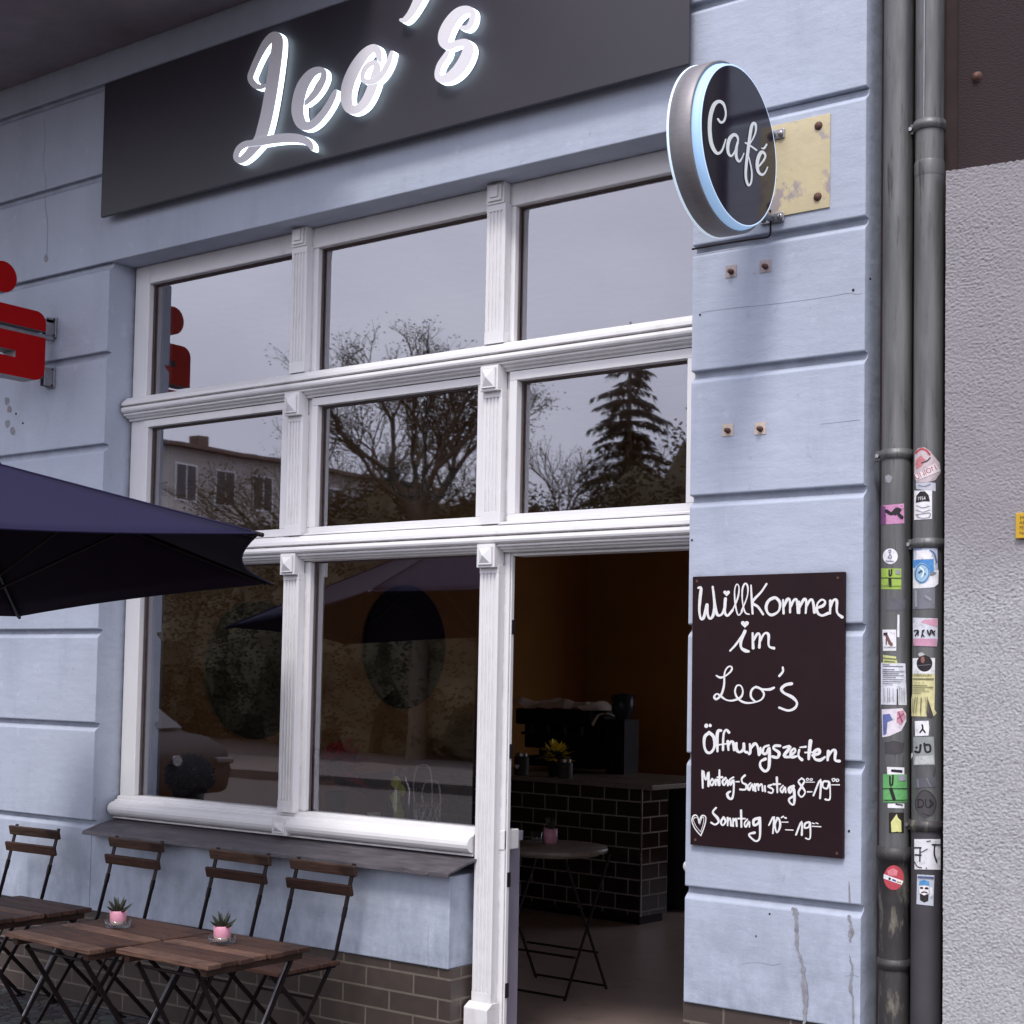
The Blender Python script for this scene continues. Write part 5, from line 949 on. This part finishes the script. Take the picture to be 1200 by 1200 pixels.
m_ += [('s', (130, 125, 85), [Z3(x, 455), Z3(x+dx, 600)], .8) for x, dx in ((420, -20), (440, -15), (475, -8), (520, 4), (535, 6))]+[('p', (66, 60, 64), [Z3(532, 480), Z3(542, 480), Z3(592, 632), Z3(528, 636)]), ('s', (66, 60, 64), [Z3(478, 470), Z3(472, 630)], .5), ('s', (66, 60, 64), [Z3(400, 470), Z3(388, 610)], .5)]
sticker(2, 'yellow tear off notice with a round dark picture', [Z3(396, 90), Z3(606, 88), Z3(604, 420), Z3(600, 570), Z3(622, 605), Z3(596, 634), Z3(530, 638), Z3(392, 634), Z3(345, 620), Z3(395, 420)], YL_, m_)
sticker(2, 'small white square sticker with a black figure', [Z3(416, 680), Z3(545, 676), Z3(552, 740), Z3(545, 815), Z3(420, 822)], Wh, [('s', K_, [Z3(485, 715), Z3(490, 750), Z3(465, 785)], 1.8), ('s', K_, [Z3(488, 752), Z3(512, 785)], 1.8)])
sticker(2, 'grey sticker with bold black tag', [Z3(402, 830), Z3(594, 826), Z3(606, 1095), Z3(404, 1095)], (150, 155, 155), [('s', K_, [Z3(420, 965), Z3(460, 970), Z3(470, 905)], 2.6), ('s', K_, [Z3(505, 890), Z3(520, 965), Z3(560, 960), Z3(555, 905), Z3(505, 905)], 2.4), ('s', K_, [Z3(428, 930), Z3(436, 925)], 2), ('p', (190, 194, 192), [Z3(425, 1010), Z3(590, 1000), Z3(600, 1085), Z3(410, 1088)])])
sticker(2, 'torn white scrap', [Z3(335, 1050), Z3(365, 990), Z3(398, 975), Z3(398, 1010), Z3(360, 1070), Z3(335, 1072)], (230, 225, 230))
sticker(2, 'pale residue of a removed sticker', [Z4(345, 150), Z4(515, 135), Z4(518, 218), Z4(345, 220)], (92, 92, 100), [('s', (115, 116, 124), [Z4(370, 160), Z4(375, 215)], 2.2), ('s', (115, 116, 124), [Z4(440, 150), Z4(470, 210)], 2.2)])
sticker(2, 'grey round sticker with black letters', [(0, 'c', 1084.6, 942, 12, 16)], (72, 68, 72), [('s', (45, 40, 44), [Z4(365, 400), Z4(350, 330), Z4(400, 245), Z4(470, 260), Z4(515, 340), Z4(480, 435), Z4(410, 420)], .7), ('t', K_, 'DU', *Z4(362, 378), 10.5, .8, 0), ('s', K_, [Z4(462, 318), Z4(490, 345), Z4(462, 375)], 1.6)])
sticker(2, 'wide white poster scrap with black strokes', [Z4(342, 622), Z4(548, 622), Z4(548, 862), Z4(345, 858)], (222, 222, 226), [('s', K_, [Z4(345, 690), Z4(395, 690)], 1.8), ('s', K_, [Z4(350, 745), Z4(395, 748)], 1.8), ('s', K_, [Z4(388, 700), Z4(386, 795)], 1.6), ('s', K_, [Z4(345, 800), Z4(365, 835), Z4(400, 845)], 1), ('s', K_, [Z4(485, 665), Z4(545, 668)], 1.8), ('s', K_, [Z4(503, 670), Z4(500, 740), Z4(520, 800)], 1.8), ('s', K_, [Z4(395, 725), Z4(445, 700)], .9), ('s', K_, [Z4(440, 640), Z4(470, 636)], 1), ('s', K_, [Z4(435, 845), Z4(440, 855)], 1)])
sticker(2, 'sticker of a bearded face with blue cap and sunglasses', [Z4(365, 898), Z4(500, 905), Z4(492, 1145), Z4(360, 1130)], (190, 196, 208), [('p', (40, 30, 34), [Z4(385, 1040), Z4(455, 1045), Z4(452, 1105), Z4(420, 1118), Z4(388, 1100)]), ('p', (235, 228, 228), [Z4(383, 985), Z4(458, 988), Z4(455, 1048), Z4(420, 1062), Z4(385, 1045)]), ('p', (60, 150, 210), [Z4(378, 985), Z4(385, 950), Z4(420, 938), Z4(458, 955), Z4(462, 990), Z4(420, 978)]), ('s', K_, [Z4(395, 1003), Z4(405, 1004)], 2.4), ('s', K_, [Z4(432, 1006), Z4(446, 1007)], 2.4), ('s', K_, [Z4(400, 1040), Z4(420, 1034), Z4(442, 1042)], 1.3), ('s', (70, 90, 140), [Z4(375, 918), Z4(490, 925)], 2.2), ('p', Wh, [Z4(462, 1000), Z4(485, 1000), Z4(488, 1060), Z4(465, 1075)])])

sticker(1, 'grey paper residue', [(1038, 702), (1050, 700), (1062, 703), (1060, 714), (1051, 716), (1039, 715)], (96, 96, 104))
sticker(1, 'grey paper residue', [(1036, 870), (1048, 868), (1060, 871), (1058, 882), (1049, 884), (1037, 883)], (70, 66, 70))
sticker(1, 'torn white corner', [(1037, 558), (1041.5, 556), (1046, 559), (1044, 564), (1042.5, 566), (1038, 565)], (150, 150, 156))
sticker(2, 'pale glue residue', [(1074, 670), (1086, 668), (1098, 671), (1096, 674), (1087, 676), (1075, 675)], (128, 130, 140))
sticker(2, 'small torn scrap', [(1076, 766), (1080, 764), (1084, 767), (1082, 768), (1081, 770), (1077, 769)], (190, 188, 192))
# ------------------------------------------------------------------ neighbouring building
nb = thing('neighbour_building', 'grey roughcast neighbouring building with dark maroon upper wall at the right edge', 'building', (-1, 0, 0))
b = MB(); b.box(-2.0125, -1.66, .125, .40, -.1, 9); obj('niche_wall', b, 'niche', nb)
XB, ZB = -1.743, .300
b = MB(); nx, nz = 120, 980; x0, x1, z0, z1 = XB, XB+.40, .330, 3.205; vs = []
for j in range(nz+1):
    for i in range(nx+1):
        x = x0+(x1-x0)*i/nx; z = z0+(z1-z0)*j/nz
        h = noise.noise((x*120, 3.1, z*185))*.0030*(.75+.5*noise.noise((x*4, 2, z*4)))+noise.noise((x*230, 7.7, z*300))*.0016+noise.noise((x*9, 1, z*9))*.002
        e = 0
        if i == 0: e = .001*noise.noise((3, 3, z*80))
        zz = z-(.040*(x-x0))+ (.004*noise.noise((x*90, 0, 5)) if j == nz else 0)
        vs.append((x+e, .002-h, zz))
b.add(vs, [(j*(nx+1)+i, j*(nx+1)+i+1, (j+1)*(nx+1)+i+1, (j+1)*(nx+1)+i) for j in range(nz) for i in range(nx)], 0, True)
# edge return, top and the plain continuation
o_ = len(b.v); lft = [vs[j*(nx+1)] for j in range(0, nz+1)]
b.add([p for p in lft]+[(p[0], .12, p[2]) for p in lft], [(j, j+1, nz+2+j, nz+1+j) for j in range(nz)], 0)
top = [vs[nz*(nx+1)+i] for i in range(nx+1)]; b.add(top+[(p[0], .14, p[2]) for p in top], [(i, i+1, nx+2+i, nx+1+i) for i in range(nx)], 0)
b.add([(x1, .002, z0), (6, .002, z0), (6, .002, 3.0), (x1, .002, 3.19)], [(0, 1, 2, 3)])
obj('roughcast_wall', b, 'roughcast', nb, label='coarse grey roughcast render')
b = MB(); b.box(XB+.020, 6, .03, .3, -.1, .3298); obj('plinth', b, 'niche', nb)
b = MB(); b.box(-1.7395, 6, .10, .40, 2.9, 9); obj('upper_wall', b, 'dado', nb, label='dark maroon upper wall')
q = W(1145, 90, .1); b = MB(); b.lathe([(0, -.015), (.012, -.012), (.018, .001)], (q.x, .1, q.z), 12, axis='y'); obj('bolt', b, 'rust', nb)
q = W(1190, 602, -.012); z1 = W(1192, 601, -.012).z; z0 = W(1192, 631, -.012).z; hp = thing('yellow_hydrant_plate', 'small yellow utility plate on the grey roughcast wall at the right edge', 'sign', (q.x, 0, z0))
b = MB(); b.box(q.x, q.x+.11, -.012, -.004, z0, z1); obj('plate', b, 'yellow', hp, bevel=.002)
b = MB(); ff = lambda u, v, h: Vector((u, -.0122-h, v))
hh = (z1-z0)/5
for i, s_ in enumerate(('34', 'AB', 'FE', 'NA')):
    cu = lambda u, v, h, zz=z1-hh*(i+1)-.004: Vector((q.x+.012+u, -.0122-h, zz-v)); words(b, s_, 0, 0, hh*.62, cu, .0004)
obj('lettering', b, 'ink', hp)

# ------------------------------------------------------------------ across the street (seen mirrored in the panes)
def leaves(b, pts, n, spread, size, mi=0):
    for i in range(n):
        p = Vector(random.choice(pts))+Vector((random.gauss(0, spread), random.gauss(0, spread), random.gauss(0, spread*.8)))
        t = Vector((random.gauss(0, 1), random.gauss(0, 1), random.gauss(0, .7))).normalized()*size*random.uniform(.5, 1.2); s_ = t.orthogonal().normalized()*size*.45
        b.add([p-t, p+s_, p+t, p-s_], [(0, 1, 2, 3)], mi)
def branch(b, p, d, l, r, depth, tips, bend=.35):
    q = p+d*l*.5+Vector((random.gauss(0, .05), random.gauss(0, .05), 0))*l; e = p+d*l; b.tube([p, q, e], [r, r*.85, r*.65], 6 if depth > 2 else 4, cap=False)
    if depth <= 2: tips.append(tuple(e)); tips.append(tuple(q))
    if depth == 0: return
    for k in range(3 if depth > 1 else 3):
        a = random.random()*2*PI; o = d.orthogonal().normalized(); o = Matrix.Rotation(a, 3, d) @ o
        dd = (d+o*random.uniform(.35, .8)+Vector((0, 0, .12))).normalized(); branch(b, e if k else q, dd, l*random.uniform(.62, .82), r*.6, depth-1, tips)
def tree(name, lab, x, y, h, depth, trunk_h, nleaf, lm, size, spread=.35):
    t = thing(name, lab, 'tree', (x, y, -.14)); b = MB(); tips = []
    b.tube([(x, y, -.2), (x+.05, y, trunk_h*.5), (x, y, trunk_h)], [h*.026, h*.021, h*.018], 10)
    for k in range(4):
        a = k*PI/2+random.random(); d = Vector((math.cos(a)*.55, math.sin(a)*.55, 1)).normalized(); branch(b, Vector((x, y, trunk_h-.1)), d, (h-trunk_h)*.34, h*.011, depth, tips)
    obj('trunk', b, 'bark', t); b = MB(); leaves(b, tips, nleaf, spread, size); obj('crown', b, lm, t)
random.seed(11)
p0 = REF(492, 600, -19); p1 = REF(492, 400, -19); tree('bare_tree', 'tall half bare deciduous tree reflected in the middle window', p0.x, -19, p1.z, 6, p0.z-.3, 11000, 'autumn', .036, .12)
p0 = REF(650, 600, -30); tree('bare_tree', 'smaller thin bare tree reflected left of the conifer', p0.x, -30, REF(650, 500, -30).z, 5, 2.5, 4000, 'autumn', .036, .14)
p0 = REF(400, 600, -24); tree('bare_tree', 'bushy half bare tree reflected at the left of the middle window', p0.x, -24, REF(400, 465, -24).z, 5, 2.5, 15000, 'autumn', .036, .16)
# conifer
p0 = REF(735, 600, -26); p1 = REF(735, 378, -26); hx, hz = p0.x, p1.z
cf = thing('conifer', 'tall dark spruce reflected in the right hand window', 'tree', (hx, -26, -.14))
b = MB(); b.tube([(hx, -26, -.2), (hx, -26, hz)], [.28, .02], 8); obj('trunk', b, 'bark', cf)
b = MB(); bb_ = MB(); nl = 34
for i in range(nl):
    t = i/nl; z = 1.5+(hz-1.6)*t; Rr = .15+(hz*.245)*(1-t)**.85*(random.uniform(.8, 1.1))
    for k in range(11 if t < .8 else 7):
        a = 2*PI*random.random(); d = Vector((math.cos(a), math.sin(a), 0)); l = Rr*random.uniform(.65, 1.1)
        pts = [Vector((hx, -26, z)), Vector((hx, -26, z))+d*l*.5+Vector((0, 0, -.06*l)), Vector((hx, -26, z))+d*l+Vector((0, 0, -.28*l))]
        b.tube(pts, [.02, .014, .005], 4, cap=False)
        for s_ in range(int(16+40*l/1.5)):
            u_ = random.random()**.7; p = pts[0].lerp(pts[1], u_*2) if u_ < .5 else pts[1].lerp(pts[2], u_*2-1); sd2 = d.cross(Vector((0, 0, 1)))*random.choice((-1, 1))
            tt = (d*.4+sd2*random.uniform(0, .9)+Vector((0, 0, -random.uniform(.3, 1)))).normalized()*random.uniform(.12, .30); ss = tt.orthogonal().normalized()*.035
            bb_.add([p, p+tt*.5+ss, p+tt, p+tt*.5-ss], [(0, 1, 2, 3)])
obj('branches', b, 'bark', cf); obj('needles', bb_, 'needle', cf)
def shrub(lab, x, y, h, r, n=2600, mt='bush', size=.075):
    t = thing('shrub', lab, 'shrub', (x, y, -.14), 'shrubs across the street'); b = MB(); pts = []
    for k in range(11):
        a = 2*PI*k/11; e = Vector((x+math.cos(a)*r*random.uniform(.2, .9), y+math.sin(a)*r*.6*random.random(), h*random.uniform(.45, .92))); b.tube([(x, y, -.2), (Vector((x, y, 0)).lerp(e, .5)+Vector((0, 0, .2))), e], [.03, .02, .008], 5, cap=False); pts += [tuple(e), tuple(e*.6+Vector((x, y, 0))*.4), tuple(Vector((x, y, 0)).lerp(Vector((e.x, e.y, .3)), 1.1))]
    obj('stems', b, 'bark', t)
    bm = bmesh.new(); bmesh.ops.create_icosphere(bm, subdivisions=3, radius=1); b = MB()
    vs = [Vector((x, y, h*.42))+Vector((v.co.x*r*.9, v.co.y*r*.55, v.co.z*h*.47))*(.93+.35*noise.noise(v.co*2.3+Vector((x, y, 0)))+.16*noise.noise(v.co*7+Vector((y, x, 3)))) for v in bm.verts]; bm.verts.index_update()
    b.add(vs, [[v.index for v in fc.verts] for fc in bm.faces]); bm.free(); leaves(b, pts+[tuple(p) for p in vs]*2, n, r*.11, size); obj('foliage', b, mt, t)
random.seed(5)
k = 0
for u, yy, hv, r in ((395, -21, 575, 2.2), (440, -20.5, 555, 2.0), (500, -22, 565, 2.2), (545, -20, 560, 2.0), (590, -23, 560, 2.4), (640, -24, 575, 2.3), (690, -25, 585, 2.4), (770, -23, 520, 2.4), (800, -22, 500, 2.2), (830, -22, 540, 2.2), (340, -22, 590, 2.2), (290, -23, 600, 2.2), (235, -23, 610, 2.2), (180, -24, 600, 2.4)):
    p = REF(u, 650, yy); h = REF(u, hv, yy).z; shrub('leafy shrub across the street, mirrored in the cafe windows', p.x, yy, h, r, 14000)
# apartment house running away from the street on the left
XA = -46
ap = thing('apartment_house', 'pale apartment house with balconies reflected in the left window', 'building', (XA, -20, -.14))
pa = WX(188, 520, XA); pb = WX(336, 546, XA); ya, yb = .34-pa.y, .34-pb.y; zr = (pa.z+pb.z)/2
ya = max(ya, yb)+2; yb = min(.34-pa.y, .34-pb.y)-10
b = MB(); b.box(XA-9, XA, yb, ya, -.14, zr); obj('wall', b, 'bwall', ap)
b = MB(); b.prism([(XA-9.4, zr), (XA+.4, zr), (XA+.4, zr+.15), (XA-4.5, zr+1.1), (XA-9.4, zr+.15)], yb-.3, ya+.3, 'y'); rf = obj('roof', b, 'broof', ap)
for yy in (ya-3, ya-8): b = MB(); b.box(XA-4.9, XA-4.3, yy-.3, yy+.3, zr+.3, zr+1.5); obj('chimney', b, 'broof', rf)
nfl = max(2, int((zr-.6)/2.7))
for fl in range(nfl):
    z = zr-2.1-fl*2.75
    for kk in range(int((ya-yb)/2.1)):
        yy = ya-1.2-kk*2.1
        if z < .4: continue
        b = MB(); b.box(XA+.01, XA+.03, yy-.55, yy+.55, z, z+1.5); fr_ = obj('window', b, 'white', ap); b = MB(); b.box(XA+.031, XA+.04, yy-.48, yy-.03, z+.07, z+1.43); b.box(XA+.031, XA+.04, yy+.03, yy+.48, z+.07, z+1.43); obj('glazing', b, 'bglass', fr_)
        if kk % 3 == 1 and fl > 0: b = MB(); b.box(XA, XA+1.1, yy-1.2, yy+1.2, z-.95, z-.8); b.box(XA+1.02, XA+1.1, yy-1.2, yy+1.2, z-.8, z+.15); obj('balcony', b, 'bwood', ap)
# far houses behind the greenery
for i, (u, yy, wd, ht) in enumerate(((450, -62, 16, 9), (690, -70, 14, 7.5))):
    p = REF(u, 600, yy); t = thing('far_house', ['far pale house behind the bare tree', 'far house left of the spruce'][i], 'building', (p.x, yy, -.14)); b = MB(); b.box(p.x-wd/2, p.x+wd/2, yy-8, yy, -.14, ht); obj('wall', b, 'bwall', t)
    b = MB(); b.prism([(yy+.3, ht), (yy-4, ht+2.6), (yy-8.3, ht)], p.x-wd/2-.2, p.x+wd/2+.2); obj('roof', b, 'broof', t)
    for fl in range(2):
        for kx in range(4): b = MB(); xx = p.x-wd/2+2+kx*(wd-4)/3; b.box(xx-.6, xx+.6, yy+.01, yy+.04, 1+fl*3, 2.6+fl*3); obj('window', b, 'bglass', t)
# parked car at the kerb
def make_car(name, lab, x, y, rz, L_=4.2):
    t = thing(name, lab, 'car', (x, y, -.14)); t.rotation_euler = (0, 0, rz)
    prof = [(-2.1, .35), (-2.12, .62), (-2.05, .86), (-1.75, .98), (-1.35, 1.02), (-.75, 1.40), (.35, 1.47), (1.15, 1.42), (1.85, 1.05), (2.05, .95), (2.1, .55), (2.05, .33)]
    b = MB(); ws = [.80, .86, .86, .84, .82, .62, .58, .60, .80, .84, .85, .8]; vs = []
    for s_ in (-1, 1): vs += [(p[0], s_*w_, p[1]) for p, w_ in zip(prof, ws)]
    n = len(prof); b.add(vs, [(i, (i+1) % n, n+(i+1) % n, n+i) for i in range(n)]+[tuple(range(n))[::-1], tuple(range(n, 2*n))], 0, False); bo = local('body', b, 'car', t, .09); bo.modifiers['bevel'].segments = 5; bo.data.polygons.foreach_set('use_smooth', [True]*len(bo.data.polygons))
    b = MB(); b.add([(-1.33, -.74, 1.045), (-1.33, .74, 1.045), (-.80, .60, 1.392), (-.80, -.60, 1.392)], [(0, 1, 2, 3)]); b.v = [(p[0]-.02, p[1], p[2]+.02) for p in b.v]; local('windscreen', b, 'carglass', t)
    for s_ in (-1, 1):
        b = MB(); b.add([(-1.1, s_*.835, 1.05), (1.55, s_*.835, 1.06), (1.05, s_*.635, 1.37), (-.68, s_*.640, 1.36)], [(0, 1, 2, 3)]); local('side_window', b, 'carglass', t)
        b = MB(); b.box(-2.14, -2.05, s_*.70-.13, s_*.70+.13, .69, .76); local('headlight', b, 'lamp', t, .02)
        b = MB(); b.box(-.95, -.82, s_*.95-.09, s_*.95+.09, 1.0, 1.13); local('mirror', b, 'car', t, .03)
        for xx in (-1.32, 1.32):
            b = MB(); b.lathe([(.20, -.11), (.31, -.11), (.32, 0), (.31, .09), (.2, .09)], (xx, s_*.76, .32), 24, axis='y'); wh = local('wheel', b, 'tyre', t); b = MB(); b.lathe([(.0, -.10), (.2, -.09), (.2, .08), (0, .10)], (xx, s_*.76, .32), 16, axis='y'); local('rim', b, 'chrome', wh)
    b = MB(); b.lathe([(.06, -.01), (.06, .01)], (-2.13, 0, .74), 16, axis='x'); local('badge', b, 'chrome', t)
make_car('parked_car', 'dark parked car at the kerb, mirrored in the bottom left window', -15.0, -6.2, PI)
# two pale parasols of another cafe
for i, u in enumerate((533, 557)):
    p = REF(u, 782, -60-4*i); t = thing('pale_parasol', ['pale parasol across the street reflected beside the dark round picture', 'second pale parasol across the street next to the post'][i], 'parasol', (p.x, p.y, 0), 'pale parasols across the street')
    b = MB(); b.lathe([(1.3, 2.15), (.65, 2.5), (.02, 2.8)], (p.x, p.y, 0), 8, sm=False); b.f = b.f[:16]; b.mi = b.mi[:16]; b.sm = b.sm[:16]; obj('canopy', b, 'offwhite', t)
    b = MB(); b.tube([(p.x, p.y, 0), (p.x, p.y, 2.79)], .03); obj('pole', b, 'steel', t)
    b = MB(); b.lathe([(.3, 0), (.3, .08), (.04, .1)], (p.x, p.y, .001), 16); obj('base', b, 'pot', t)
